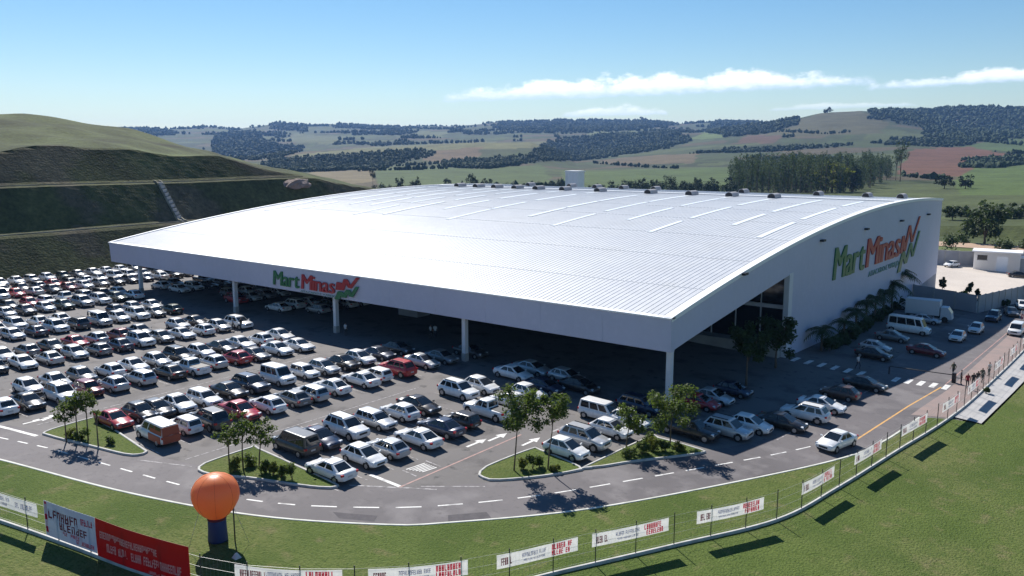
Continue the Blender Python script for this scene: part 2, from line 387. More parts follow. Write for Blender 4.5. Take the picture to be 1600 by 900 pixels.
RR = np.log([r for r, _ in ROWS])
def vnoise(seed, n=4):
    g = np.random.default_rng(seed); ks = [(g.uniform(-1, 1), g.uniform(-1, 1), g.uniform(0, 6.28)) for _ in range(n * 4)]
    return ks
NK = vnoise(3, 6)
def fnoise(X, Y, wav):
    s = 0
    for i, (a, b, c) in enumerate(NK):
        k = 6.28 / wav * (1 + .45 * (i % 6)); s = s + np.sin(k * (a * X + b * Y) + c) / (1 + .45 * (i % 6))
    return s / 6.
def ray_np(x, y):
    a = (x - 800) / FPX; b = -(y - 450) / FPX
    fh = math.cos(PITCH) + b * math.sin(PITCH); uz = -math.sin(PITCH) + b * math.cos(PITCH)
    return fh * FW[0] + a * RT[0], fh * FW[1] + a * RT[1], uz
def far_np(X, Y):
    """height of the far country"""
    r = np.hypot(X, Y); az = np.clip(np.arctan2(X * RT[0] + Y * RT[1], X * FW[0] + Y * FW[1]), -1.2, 1.2)
    x = np.clip(800 + 1343 * np.tan(az), -250., 1850.)
    lr = np.log(np.maximum(r, 330.)); k = np.clip(np.searchsorted(RR, lr) - 1, 0, len(RR) - 2)
    t = np.clip((lr - RR[k]) / (RR[k + 1] - RR[k]), 0, 1); t = t * t * (3 - 2 * t) * .5 + t * .5
    tab = np.stack([np.interp(x, *zip(*q)) for _, q in ROWS])
    ii = np.arange(len(x)); y = tab[k, ii] * (1 - t) + tab[k + 1, ii] * t
    dx, dy, dz = ray_np(x, y); z = CAM_H + r * dz / np.hypot(dx, dy)
    z = z + fnoise(X, Y, 420.) * np.clip((r - 900) / 1500., 0, 1) * r * .0016
    zn = -.04 * np.maximum(0., np.minimum(X, XF) - XB) - .023 * np.maximum(0., np.minimum(Y, YB2) - YB1) - .075 * np.maximum(0, np.minimum(X, 15.) - XF) - .5
    t = np.clip((r - 215.) / 115., 0, 1); zn = np.where(X < -160, -6., zn * (1 - t) - 6. * t)
    return np.where(r < 330, zn, z)
def ground_far(X, Y): return float(far_np(np.array([X], float), np.array([Y], float))[0])
def px_np(X, Y, Z):
    dz = Z - CAM_H; f = X * FW[0] + Y * FW[1]; r = X * RT[0] + Y * RT[1]
    d = f * math.cos(PITCH) - dz * math.sin(PITCH); u = f * math.sin(PITCH) + dz * math.cos(PITCH); d = np.where(d < 1, 1e-3, d)
    return 800 + FPX * r / d, 450 - FPX * u / d
def inpoly(x, y, P):
    x = np.asarray(x, float); y = np.asarray(y, float); c = np.zeros(x.shape, bool); j = len(P) - 1
    for i in range(len(P)):
        (xi, yi), (xj, yj) = P[i], P[j]
        if yi != yj: c ^= ((yi > y) != (yj > y)) & (x < (xj - xi) * (y - yi) / (yj - yi) + xi)
        j = i
    return c
WOODS = [[(330, 238), (335, 212), (380, 206), (420, 222), (480, 232), (430, 250), (360, 246)], [(430, 248), (540, 242), (670, 234), (682, 241), (600, 262), (480, 270), (400, 262)],
         [(800, 252), (860, 222), (960, 210), (1060, 208), (1085, 220), (1000, 240), (900, 252)], [(525, 200), (530, 188), (615, 188), (625, 205)], [(770, 200), (800, 186), (1010, 186), (1060, 196), (960, 206), (820, 208)],
         [(1355, 186), (1360, 166), (1600, 160), (1640, 195), (1450, 196)], [(1440, 214), (1450, 196), (1640, 192), (1640, 216), (1500, 222)], [(1105, 208), (1120, 185), (1185, 184), (1200, 206), (1150, 214)],
         [(180, 205), (200, 195), (260, 198), (260, 212), (190, 212)], [(420, 202), (430, 190), (470, 190), (480, 206)], [(690, 262), (700, 252), (900, 238), (905, 246), (760, 264)], [(1190, 210), (1200, 190), (1245, 184), (1250, 196)], [(1500, 262), (1520, 250), (1640, 242), (1640, 252), (1560, 262)]]
FIELDS = [([(1400, 272), (1425, 233), (1520, 230), (1585, 243), (1520, 262), (1500, 276)], (.165, .078, .045)), ([(1140, 226), (1170, 212), (1225, 210), (1210, 224)], (.13, .075, .045)),
          ([(640, 248), (680, 236), (760, 230), (745, 244), (700, 256)], (.16, .115, .065)), ([(440, 285), (500, 266), (585, 262), (585, 284), (520, 290)], (.21, .17, .09)), ([(930, 256), (960, 246), (1090, 240), (1080, 256)], (.15, .115, .06)),
          ([(590, 264), (850, 258), (870, 300), (590, 300)], (.085, .125, .035)), ([(880, 268), (1140, 262), (1150, 300), (870, 300)], (.085, .13, .03)), ([(1490, 282), (1520, 262), (1640, 252), (1640, 305), (1500, 305)], (.10, .15, .035)),
          ([(1080, 217), (1100, 205), (1135, 206), (1130, 216)], (.13, .18, .05)), ([(450, 243), (560, 231), (740, 221), (865, 220), (850, 230), (640, 240), (520, 247)], (.16, .165, .07)), ([(910, 216), (930, 206), (990, 204), (1040, 210), (980, 218)], (.13, .16, .06)),
          ([(1500, 232), (1540, 220), (1640, 216), (1640, 238)], (.085, .13, .04)), ([(440, 222), (460, 208), (540, 214), (530, 224)], (.12, .14, .06)), ([(620, 214), (660, 204), (700, 206), (690, 214)], (.13, .15, .06)), ([(1180, 212), (1240, 190), (1290, 174), (1340, 172), (1390, 190), (1380, 208), (1260, 214)], (.105, .10, .045))]
azs = np.concatenate([np.linspace(-math.pi, -.62, 40)[:-1], np.linspace(-.62, .62, 420), np.linspace(.62, math.pi, 40)[1:]])
rads = np.concatenate([[1., 60, 120, 180, 215], np.geomspace(235, 7400, 210)])
az0 = math.atan2(FW[0], FW[1])
gr, ga = np.meshgrid(rads, azs, indexing='ij'); gr = gr.ravel(); ga = ga.ravel()
TX = gr * np.sin(az0 + ga); TY = gr * np.cos(az0 + ga); TZ = far_np(TX, TY)
def wood_mask(X, Y, Z):
    x, y = px_np(X, Y, Z); x = x + fnoise(X, Y, 160.) * 7; y = y + fnoise(X + 900, Y, 200.) * 1.6
    m = np.zeros(x.shape, bool)
    for P in WOODS: m |= inpoly(x, y, P)
    rr = np.hypot(X, Y); fl = np.zeros(x.shape, bool)
    for P, c in FIELDS: fl |= inpoly(x, y, P)
    w2 = fnoise(X * .8 + 300, Y * 1.3, 520.) + .6 * fnoise(X, Y + 700, 190.)
    m |= (rr > 1500) & (w2 > .42) & ~fl
    return m, x, y
wm, px_, py_ = wood_mask(TX, TY, TZ)
nn = fnoise(TX, TY, 900.); kk = fnoise(TX + 5000, TY, 500.)
COL = np.array((.056, .074, .026))[None, :] * (1 + .35 * nn)[:, None]
COL[kk > .25] = (.088, .112, .036); COL[kk < -.28] = (.105, .085, .045); COL[(kk > -.05) & (kk < .08)] = (.062, .09, .026)
vis = (np.abs(ga) < .68) & (gr > 280)
for P, c in FIELDS[::-1]: COL[inpoly(px_, py_, P) & vis] = c
COL[wm & vis] = (.030, .048, .024); COL[~vis] = (.085, .105, .035)
COL[vis] *= .64
V = np.stack([TX, TY, TZ], 1).tolist(); COL = np.concatenate([np.clip(COL, .01, .4), np.ones((len(COL), 1))], 1)
na = len(azs); FC = [(i * na + k, i * na + k + 1, (i + 1) * na + k + 1, (i + 1) * na + k) for i in range(len(rads) - 1) for k in range(na - 1)]
me = bpy.data.meshes.new('terrain'); me.from_pydata(V, [], FC)
ca = me.color_attributes.new('albedo', 'FLOAT_COLOR', 'POINT'); ca.data.foreach_set('color', np.array(COL, dtype=np.float32).ravel())
me.polygons.foreach_set('use_smooth', [True] * len(FC)); me.update()
M['terrain'] = attr_mat('far_fields', .95, .28, (.02, .3), bump=(.12, .6, 3.))
me.materials.append(M['terrain'])
struct(obj('terrain', me))

# ------------------------------------------------------------------ the cut hillside on the left
CX = [(-150, -7), (-165.8, -.4), (-166.2, 0), (-173.6, 7.5), (-176.2, 7.7), (-183.8, 16.2), (-186.4, 16.4), (-202, 33.), (-230, 60), (-500, 300)]
CX = CX[::-1]
HX = [-400, 0, 100, 200, 330, 400, 460, 520, 600, 680, 760]
HC = [22.5, 23.2, 24.4, 23.8, 21.8, 19.3, 17.2, 14.6, 11.5, 2., -8]       # height where the cut meets the old slope
HS = [36., 34.4, 33.2, 30.2, 22.6, 18.0, 16., 13., 9., 0., -9]             # height of the old slope 300 m away
HR = [205, 207, 214, 219, 227, 230, 235, 240, 247, 250, 255]
def hill_z(X, Y):
    f = X * FW[0] + Y * FW[1]; r = math.hypot(X, Y); az = math.atan2(X * RT[0] + Y * RT[1], f)
    x = 800 + 1343 * math.tan(max(-1.15, min(.5, az)))
    zc, zs, rc = np.interp(x, HX, HC), np.interp(x, HX, HS), np.interp(x, HX, HR)
    nat = zc + (zs - zc) * (r - rc) / (300 - rc) if r < 300 else zs - (r - 300) * (.10 + .0006 * (r - 300))
    nat += .35 * math.sin(X * .21 + Y * .13) + .3 * math.sin(Y * .3 - X * .11)
    cut = np.interp(X, *zip(*CX)) if X < -150 else -7
    face = min(1., max(0., (-166 - X) / 3)) * .22
    cut += face * .45 * (math.sin(Y * .9 + X * 1.3) * .3 + math.sin(Y * .11 - X * .2))
    return max(min(cut, nat), -7.), cut < nat
xs = np.concatenate([np.linspace(-440, -212, 50), np.linspace(-210, -150, 76)]); ys = np.linspace(-170, 300, 190)
V = []; COL = []
hn = fnoise(*[q.ravel() for q in np.meshgrid(xs, ys, indexing='ij')], 30.); hi = 0
for X in xs:
    for Y in ys:
        z, iscut = hill_z(X, Y); V.append((X, Y, z))
        n = hn[hi]; hi += 1
        if iscut:
            c = np.array((.066, .070, .027)) * (1 + .3 * n)
            if n < -.2: c = np.array((.085, .075, .045))
        else: c = np.array((.048, .062, .019)) * (1 + .7 * n)
        COL.append((*c, 1.))
ny = len(ys); FC = [(i * ny + k, (i + 1) * ny + k, (i + 1) * ny + k + 1, i * ny + k + 1) for i in range(len(xs) - 1) for k in range(ny - 1)]
me = bpy.data.meshes.new('hill'); me.from_pydata(V, [], FC)
ca = me.color_attributes.new('albedo', 'FLOAT_COLOR', 'POINT'); ca.data.foreach_set('color', np.array(COL, dtype=np.float32).ravel())
me.update(); M['hill'] = attr_mat('hill_grass', .95, .38, (.12, 1.1), bump=(2.2, .8, .22)); me.materials.append(M['hill'])
hill = struct(obj('hill', me))
# drainage gutters on the two benches and the stepped chute between them
for (xa, z0, ya, yb, lab) in [(-174.9, 7.64, -40, 132, 'pale concrete gutter along the lower bench of the grassy cut'), (-185.1, 16.3, -40, 146, 'pale concrete gutter along the upper bench of the grassy cut')]:
    mb = MB(); rings = []
    for Y in np.arange(ya, yb, 4.):
        z = hill_z(xa, Y)[0] + .06
        rings.append([(xa - .42, Y, z - .4), (xa - .42, Y, z + .1), (xa - .32, Y, z + .1), (xa - .26, Y, z - .05), (xa + .26, Y, z - .05), (xa + .32, Y, z + .1), (xa + .42, Y, z + .1), (xa + .42, Y, z - .4)])
    mb.loft(rings, smooth=False); tag(mb.build('gutter', 'gutter'), lab, 'gutter')
ch = thing('stepped_chute', 'concrete stepped water chute running down the cut between two benches', 'chute', (-184.2, 103, 16.3))
for s_ in (-.6, .6):
    mb = MB(); rings = []
    for X in np.linspace(-185.2, -174.6, 12):
        z = hill_z(X, 103)[0]; rings.append([(X + 184.2, s_ - .14, z - 16.8), (X + 184.2, s_ + .14, z - 16.8), (X + 184.2, s_ + .14, z - 15.8), (X + 184.2, s_ - .14, z - 15.8)])
    mb.loft(rings, smooth=False).build('side_wall', 'gutter', ch)
for k, X in enumerate(np.linspace(-184.4, -175.4, 13)):
    z = hill_z(X - .3, 103)[0]
    MB().box(X + 184.2 - .38, -.45, z - 16.9, X + 184.2 + .38, .45, z - 16.18).build('step', 'concrete', ch)
bx, by, bz = -182.2, 140., hill_z(-182.2, 140.)[0]
bm = bmesh.new(); bmesh.ops.create_icosphere(bm, subdivisions=3, radius=1.)
for v in bm.verts:
    n = 1 + .16 * math.sin(v.co.x * 5 + v.co.y * 3) + .12 * math.sin(v.co.y * 7 - v.co.z * 4); v.co = Vector((v.co.x * 2.5 * n, v.co.y * 4.4 * n, max(-.6, v.co.z) * 1.5 * n))
me = bpy.data.meshes.new('soil_mound'); bm.to_mesh(me); bm.free(); me.materials.append(M['soil'])
tag(obj('soil_mound', me, None, (bx, by, bz)), 'bare pinkish earth mound on the cut slope above the roof', 'mound')

# ================================================================== the site: asphalt, road, kerbs, lawns
KERB = Path(catmull([(-150, 3.), (-120, 11.2), (-90, 18.9), (-69.59, 24.46), (-56.84, 27.91), (-47.17, 31.76), (-39.82, 36.6), (-36.84, 39.66), (-31.41, 47.04), (-26.32, 56.76), (-20.77, 69.17), (-18.9, 76.5), (-18.0, 86.5)], 1.2))
FENCE = Path(catmull([(-110, 7.2), (-90, 12.4), (-70, 17.4), (-58.58, 20.22), (-51.82, 21.7), (-45.57, 22.95), (-39.3, 24.9), (-34.2, 28.6), (-29.9, 33.9), (-27.3, 39.4), (-23.77, 46.82), (-20.0, 55.2), (-18.6, 63.5), (-17.3, 74.4), (-15.6, 90.), (-15.1, 110), (-14.9, 130), (-14.9, 150), (-15.1, 175)], 1.0))
car_park = struct(sheet('car_park', [(-168, -6), (-100, -6), (-16, 22), (-14.7, 88), (-14.7, 178), (-20, 260), (-168, 200)], 0., 'asphalt'))
kp = [tuple(q) for q in KERB.p]
# road band between outer kerb and the car rows
inner = []
for k in range(0, int(KERB.len), 2):
    c, d = KERB.at(k); inner.append((c[0] - d[1] * 6.2, c[1] + d[0] * 6.2))
road = struct(sheet('road', kp + inner[::-1], .004, 'road'))
side_road = struct(sheet('side_road', [(-19.2, 80), (-26.5, 80), (-26.5, 176), (-18.0, 176), (-18.0, 88)], .005, 'road'))
struct(kerb('kerb', kp, .22, .14, 'white_kerb'))
lawn_poly = kp + [(-15.4, 88.5), (-12.9, 89), (-12.4, 105), (-11.8, 130), (-11.8, 178), (30, 178), (45, 60), (20, 0), (-60, -25), (-150, -25)]
struct(sheet('lawn', lawn_poly, .1, 'lawn'))
walk = struct(sheet('sidewalk', [(-15.5, 89.2), (-13.1, 89.2), (-12.6, 105), (-12.0, 130), (-12.0, 176), (-14.8, 176), (-15.0, 120)], .13, 'paver'))
apron = struct(sheet('pavement', [(-18.9, 87), (-15.5, 89), (-15.0, 120), (-14.8, 176), (-18.2, 176), (-18.2, 100)], .02, 'redpave'))
struct(sheet('yard', [gnd(1380, 455)[:2], (-36.2, 161.), (-25.5, 157.8), (-21.3, 178.5), (-17, 205), (-22, 232), (-46, 222), (-52, 181), (-37, 181)][1:], .012, 'beige'))
# drive surface patches
for i, P in enumerate([[(700, 805), (760, 800), (770, 812), (700, 817)], [(1175, 745), (1262, 727), (1275, 733), (1190, 752)], [(520, 800), (590, 806), (585, 815), (530, 810)]]):
    struct(sheet('road_patch', [gnd(*q) for q in P], .008, 'patch', None))
# dashed centre line and other painted marks: children of the road / car park
DASH = Path(catmull([(-100, 20.4), (-73.83, 27.05), (-55.06, 31.31), (-48.02, 33.94), (-42.53, 37.94), (-39.1, 41.46), (-35.17, 47.18), (-30.97, 55.24), (-25.33, 66.84), (-22.35, 74.06)], 1.))
t = 6.
while t < DASH.len - 1.5:
    ln = 1.25 if t < DASH.len * .55 else 1.8
    sheet('dash', strip(DASH, t, t + ln, .15, 0), .009, 'white_line', road); t += ln + 1.15
def mark(name, pix, m, parent=car_park, off=.012): return sheet(name, [gnd(*q) for q in pix], off, m, parent)
def bar(name, a, b, w, m, parent=car_park, off=.012):
    a = np.array(a, float); b = np.array(b, float); d = (b - a) / np.linalg.norm(b - a); n = np.array((-d[1], d[0])) * w / 2
    return sheet(name, [tuple(a + n), tuple(a - n), tuple(b - n), tuple(b + n)], off, m, parent)
bar('edge_line', (-43.5, 41.6), (-43.6, 56.5), .16, 'red_line'); bar('stop_line', (-46.8, 41.75), (-43.6, 41.75), .34, 'white_line')
bar('stop_line', (-79.2, 27.75), (-73.4, 28.75), .34, 'white_line'); bar('edge_line', (-59.6, 34), (-59.6, 60), .12, 'faded_line'); bar('edge_line', (-76.4, 30), (-77.6, 62), .12, 'faded_line')
bar('edge_line', (-42.8, 42.5), (-38.9, 46.), .14, 'faded_line'); bar('edge_line', (-62.2, 31.5), (-58, 33.6), .14, 'faded_line'); bar('edge_line', (-46.5, 39.4), (-41.2, 43.2), .2, 'faded_line')
bar('stall_line', (-45.6, 44.0), (-44.0, 43.9), .14, 'faded_line'); bar('stall_line', (-45.6, 46.6), (-43.8, 46.5), .14, 'faded_line')
for k in range(6): bar('hatch_line', (-45.5 + .25 * k, 44.3 + .1 * k), (-45.3 + .25 * k, 46.2), .12, 'white_line')
def arrow(x, y, d, m='white_line'):
    pts = [(-.12, -1.3), (.12, -1.3), (.12, .2), (.45, .2), (0, 1.3), (-.45, .2), (-.12, .2)]
    sheet('arrow', [(x + p[0], y + d * p[1]) for p in pts], .012, m, car_park)
for q in [(745, 692), (778, 683), (830, 690), (60, 657), (75, 652)]:
    x, y = gnd(*q); arrow(x, y, 1)
arrow(-58.6, 45., -1, 'faded_line'); arrow(-75.3, 46., -1, 'faded_line'); arrow(-42., 60., 1, 'faded_line')
bar('yellow_line', (-20.95, 74.8), (-19.0, 100.6), .16, 'yellow_line', side_road, .011); bar('yellow_line', (-18.9, 102), (-18.6, 150), .14, 'red_line', side_road, .011)
bar('edge_line', (-26.2, 71), (-24.2, 97), .14, 'faded_line', side_road, .011)
# two zebra crossings
zc1 = [(1243 + 20.5 * k, 561.5 + 4.4 * k) for k in range(6)]; zc2 = [(1400 + 19.5 * k, 593 + 3.0 * k) for k in range(5)]
for q in zc1 + zc2:
    x, y = gnd(*q); sheet('zebra_bar', [(x - .28, y - 1.2), (x + .28, y - 1.2), (x + .28, y + 1.2), (x - .28, y + 1.2)], .014, 'white_line', car_park)
# stall lines between the bays
ROWX = [(-54.6, -48.8), (-70.8, -64.7), (-87.6, -82.0), (-104., -98.3), (-120.3, -114.6), (-136.6, -130.9), (-152.9, -147.2), (-161.5, None)]
STALL = 2.71
for (xl, xr), y0 in zip(ROWX[:5], (38.2, 33.3, 30.5, 32., 36.)):
    for k in range(13):
        Y = y0 + STALL * k
        if Y > 66: continue
        bar('stall_line', (xl - 2.6, Y), (xr + 2.6, Y), .1, 'faded_line')
# planted islands
ISL = [('planted_island', 'planted island with slim trees at the left by the road', [(68, 679), (80, 673), (143, 655), (152, 658), (220, 701), (228, 708), (216, 712), (195, 711), (150, 700), (100, 688)]),
       ('planted_island', 'planted island with bushes and slim trees behind the orange balloon', [(311, 736), (320, 726), (393, 701), (404, 703), (512, 752), (526, 762), (500, 763), (450, 757), (390, 748), (330, 743)]),
       ('planted_island', 'planted island with two leafy trees in front of the parked white hatchback', [(749, 744), (760, 731), (828, 704), (844, 705), (905, 731), (898, 737), (850, 745), (800, 750), (765, 751)]),
       ('planted_island', 'planted island full of shrubs beside the black pickup near the corner column', [(912, 732), (1013, 685), (1029, 686), (1094, 704), (1096, 709), (1060, 714), (990, 722), (940, 730)])]
ISLW = []
for nm, lab, P in ISL:
    W = [gnd(*q) for q in P]; Wc = catmull(W + [W[0]], .8)[:-1]; ISLW.append(W)
    cx = sum(w[0] for w in W) / len(W); cy = sum(w[1] for w in W) / len(W)
    e = thing(nm, lab, 'planted island', (cx, cy, zg(cx, cy)))
    inv = Matrix.Translation((-cx, -cy, -zg(cx, cy)))
    k = kerb('kerb', Wc, .2, .16, 'kerb', True, e); k.data.transform(inv)
    g_ = sheet('grass', Wc, .11, 'lawn', e); g_.data.transform(inv)
kx = [gnd(*q) for q in [(898, 737), (912, 733), (925, 732)]]
struct(kerb('kerb', kx, .2, .16, 'kerb'))

# ================================================================== the supermarket hall
X0, X1, YF, YBK, YW = -142.3, -36.45, 70.23, 179.6, 101.4
ZFB = 4.84
def zroof(Y): return 15.1 - (Y - 151.) ** 2 / (2 * 464.)
market = thing('supermarket', 'huge white supermarket hall with an arched ribbed roof and open canopy', 'building', ((X0 + X1) / 2, 125., -1.2))
def part(o, e=None):
    e = e or market; o.parent = e; o.location = Vector(o.location) - e.location; return o
ysr = np.linspace(YF - .15, YBK + .1, 60)
mb = MB(); cols = []
xx = X0
while xx < X1 - .62:
    cols += [(xx, 0), (xx + .46, 0), (xx + .49, .032), (xx + .57, .032), (xx + .60, 0)]; xx += .62
cols.append((X1, 0))
vs = []
for i, Y in enumerate(ysr):
    for (x, h) in cols: vs.append((x, Y, zroof(Y) + h))
n = len(cols)
fs = [(i * n + k, i * n + k + 1, (i + 1) * n + k + 1, (i + 1) * n + k) for i in range(len(ysr) - 1) for k in range(n - 1)]
mb.add(vs, fs); roof = part(mb.build('roof', 'roof'))
# lap joints across the sheets
mb = MB()
for Y in np.arange(YF + 9., YBK - 1, 11.7):
    z = zroof(Y); mb.box(X0 + .3, Y - .04, z - .02, X1 - 1., Y + .04, z + .03)
lap = mb.build('lap_joints', 'trimw', roof); lap['kind'] = 'stuff'
for (xa, xb) in ((X0 - .15, X0 + .35), (X1 - .75, X1 + .14)):
    mb = MB(); mb.loft([[(xa, Y, zroof(Y) - .28), (xb, Y, zroof(Y) - .28), (xb, Y, zroof(Y) + .16), (xa, Y, zroof(Y) + .16)] for Y in ysr], smooth=False)
    part(mb.build('verge_trim', 'trimw'))
# front fascia in long cladding panels
npan = 14; pw = (X1 + .1 - X0) / npan
for k in range(npan):
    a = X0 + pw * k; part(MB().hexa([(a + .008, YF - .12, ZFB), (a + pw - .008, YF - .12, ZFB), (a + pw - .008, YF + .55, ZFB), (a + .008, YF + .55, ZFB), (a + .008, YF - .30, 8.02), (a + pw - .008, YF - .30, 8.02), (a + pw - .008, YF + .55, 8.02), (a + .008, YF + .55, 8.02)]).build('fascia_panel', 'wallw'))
part(MB().box(X0 - .1, YF - .42, 8.02, X1 + .14, YF + .5, 8.16).build('fascia_cap', 'trimw'))
# side bands of the canopy (arched lower edge) and gable walls
def zband(Y): return ZFB + (8.85 - ZFB) * ((Y - YF) / (YW - YF)) ** .93
for (xa, xb) in ((X1 - .45, X1), (X0, X0 + .45)):
    mb = MB(); yb = np.linspace(YF + .57, YW - .003, 20)
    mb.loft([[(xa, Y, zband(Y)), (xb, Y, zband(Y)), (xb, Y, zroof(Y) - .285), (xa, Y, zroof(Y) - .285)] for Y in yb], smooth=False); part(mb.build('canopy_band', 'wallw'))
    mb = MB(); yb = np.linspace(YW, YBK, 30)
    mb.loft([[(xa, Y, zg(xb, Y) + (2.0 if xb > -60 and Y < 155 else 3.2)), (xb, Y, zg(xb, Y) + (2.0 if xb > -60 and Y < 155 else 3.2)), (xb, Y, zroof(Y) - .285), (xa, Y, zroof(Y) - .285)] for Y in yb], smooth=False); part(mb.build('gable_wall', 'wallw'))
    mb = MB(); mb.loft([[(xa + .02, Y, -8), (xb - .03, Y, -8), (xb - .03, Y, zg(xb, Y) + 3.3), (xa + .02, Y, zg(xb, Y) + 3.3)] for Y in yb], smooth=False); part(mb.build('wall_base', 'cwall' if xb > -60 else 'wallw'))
# the white upper wall reaches the ground along the front two thirds
mb = MB(); yb = np.linspace(YW + .01, 158., 20)
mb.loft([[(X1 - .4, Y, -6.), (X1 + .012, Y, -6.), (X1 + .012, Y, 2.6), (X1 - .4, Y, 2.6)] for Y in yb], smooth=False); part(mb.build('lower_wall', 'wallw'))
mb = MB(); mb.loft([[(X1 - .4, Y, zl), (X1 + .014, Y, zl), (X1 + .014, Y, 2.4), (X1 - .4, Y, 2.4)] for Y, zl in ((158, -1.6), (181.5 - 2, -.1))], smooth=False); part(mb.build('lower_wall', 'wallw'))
part(MB().box(X0, YBK - .4, -8, X1 - .5, YBK - .02, zroof(YBK) - .3).build('rear_wall', 'wallw'))
part(MB().box(X1 - .6, YW - 1.2, -3, X1 + .05, YW - .01, 8.9).build('pilaster', 'colw'))
mb = MB(); yb = np.linspace(YF + .6, YW - .2, 12)
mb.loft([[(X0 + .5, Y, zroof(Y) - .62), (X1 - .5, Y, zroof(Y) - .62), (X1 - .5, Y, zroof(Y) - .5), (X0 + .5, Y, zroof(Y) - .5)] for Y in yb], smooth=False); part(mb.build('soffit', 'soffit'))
for k in range(13):
    x = X0 + 4 + k * 8.2
    mb = MB(); mb.loft([[(x - .12, Y, zroof(Y) - 1.35), (x + .12, Y, zroof(Y) - 1.35), (x + .12, Y, zroof(Y) - .62), (x - .12, Y, zroof(Y) - .62)] for Y in yb], smooth=False); part(mb.build('roof_beam', 'steel'))
# shop front set back under the canopy
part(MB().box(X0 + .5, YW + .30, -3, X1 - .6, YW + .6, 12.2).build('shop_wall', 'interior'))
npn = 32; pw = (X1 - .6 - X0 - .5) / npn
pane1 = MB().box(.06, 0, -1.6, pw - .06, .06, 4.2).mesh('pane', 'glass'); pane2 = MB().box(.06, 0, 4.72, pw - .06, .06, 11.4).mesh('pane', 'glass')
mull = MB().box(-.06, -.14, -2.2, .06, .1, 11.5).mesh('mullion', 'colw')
for k in range(npn):
    x = X0 + .5 + pw * k
    part(obj('pane', pane1, None, (x, YW + .1, 0))); part(obj('pane', pane2, None, (x, YW + .1, 0)))
    if k: part(obj('mullion', mull, None, (x, YW + .1, 0)))
part(MB().box(X0 + .5, YW - .1, 4.22, X1 - .6, YW + .25, 4.7).build('transom', 'colw'))
part(MB().box(X0 + .5, YW - 2.2, -2.2, X1 - .62, YW + .1, .02).build('shop_plinth', 'concrete'))
# columns of the canopy
for x in (-134.6, -107.7, -85.3, -62.9, -36.9):
    y = YF + .75; zb = zg(x, y)
    c = MB().box(x - .26, y - .26, zb - .1, x + .26, y + .26, ZFB + .6 if x < -40 else ZFB + .3).build('column', 'colw'); part(c)
    b = MB().box(x - .30, y - .30, zb - .1, x + .30, y + .30, zb + .9).build('column_base', 'concrete', c)
# skylight strips, ridge vents, gable lamps
vx = [-132.5, -126.8, -121.4, -115.6, -109.8, -102.8, -94.1, -82.4, -73.6, -65.5, -57.5]
def roofstrip(x, w, ya, yb, h, m, nm):
    ys_ = np.linspace(ya, yb, 7); mb = MB()
    mb.loft([[(x - w / 2, Y, zroof(Y) + .02), (x + w / 2, Y, zroof(Y) + .02), (x + w / 2, Y, zroof(Y) + h), (x - w / 2, Y, zroof(Y) + h)] for Y in ys_], smooth=False); return part(mb.build(nm, m))
rs = random.Random(4)
for i, x in enumerate(vx + [-138.5, -49.2, -42.5]):
    ya = 104 + rs.uniform(-6, 8)
    while ya < 143:
        yb = min(ya + rs.uniform(9, 16), 146.5); roofstrip(x + .8, .75, ya, yb, .075, 'skylight', 'skylight'); ya = yb + rs.choice([.6, 3.])
roofstrip((X0 + X1) / 2, 104., 150.4, 151.6, .17, 'trimw', 'ridge_cap')
mbv = MB(); rings = []; n = 10
for yy in (0, 3.0): rings.append([(math.cos(math.pi * k / n) * .85, yy, math.sin(math.pi * k / n) * .75 + .25) for k in range(n + 1)] + [(-.85, yy, 0), (.85, yy, 0)])
mbv.loft(rings, smooth=False); vent_me = mbv.mesh('roof_vent', 'cwall')
mbo = MB().add([(math.cos(math.pi * k / n) * .72, -.012, math.sin(math.pi * k / n) * .64 + .25) for k in range(n + 1)] + [(-.72, -.012, .06), (.72, -.012, .06)], [tuple(range(n + 3))]); op_me = mbo.mesh('vent_dark_hollow', 'black')  # flat black face on the closed end, painted as the vent's shaded hollow
for x in vx:
    v = part(obj('roof_vent', vent_me, None, (x, 147., zroof(147) + .06))); v.scale = (.9, .9, .8); obj('vent_dark_hollow', op_me, v)
for x in (-124, -112, -105, -98, -90, -70, -55, -46, -40):
    v = part(obj('roof_vent', vent_me, None, (x, 163., zroof(163) + .06))); v.scale = (.8, .8, .8); obj('vent_dark_hollow', op_me, v)
for q in ((1160, 428), (1283, 376), (1352, 358), (1407, 345), (1449, 335)):
    y, z = on_X(*q, X1); l = part(MB().box(X1 + .01, y - .5, z - .1, X1 + .5, y + .5, z + .16).build('wall_lamp', 'steel'))

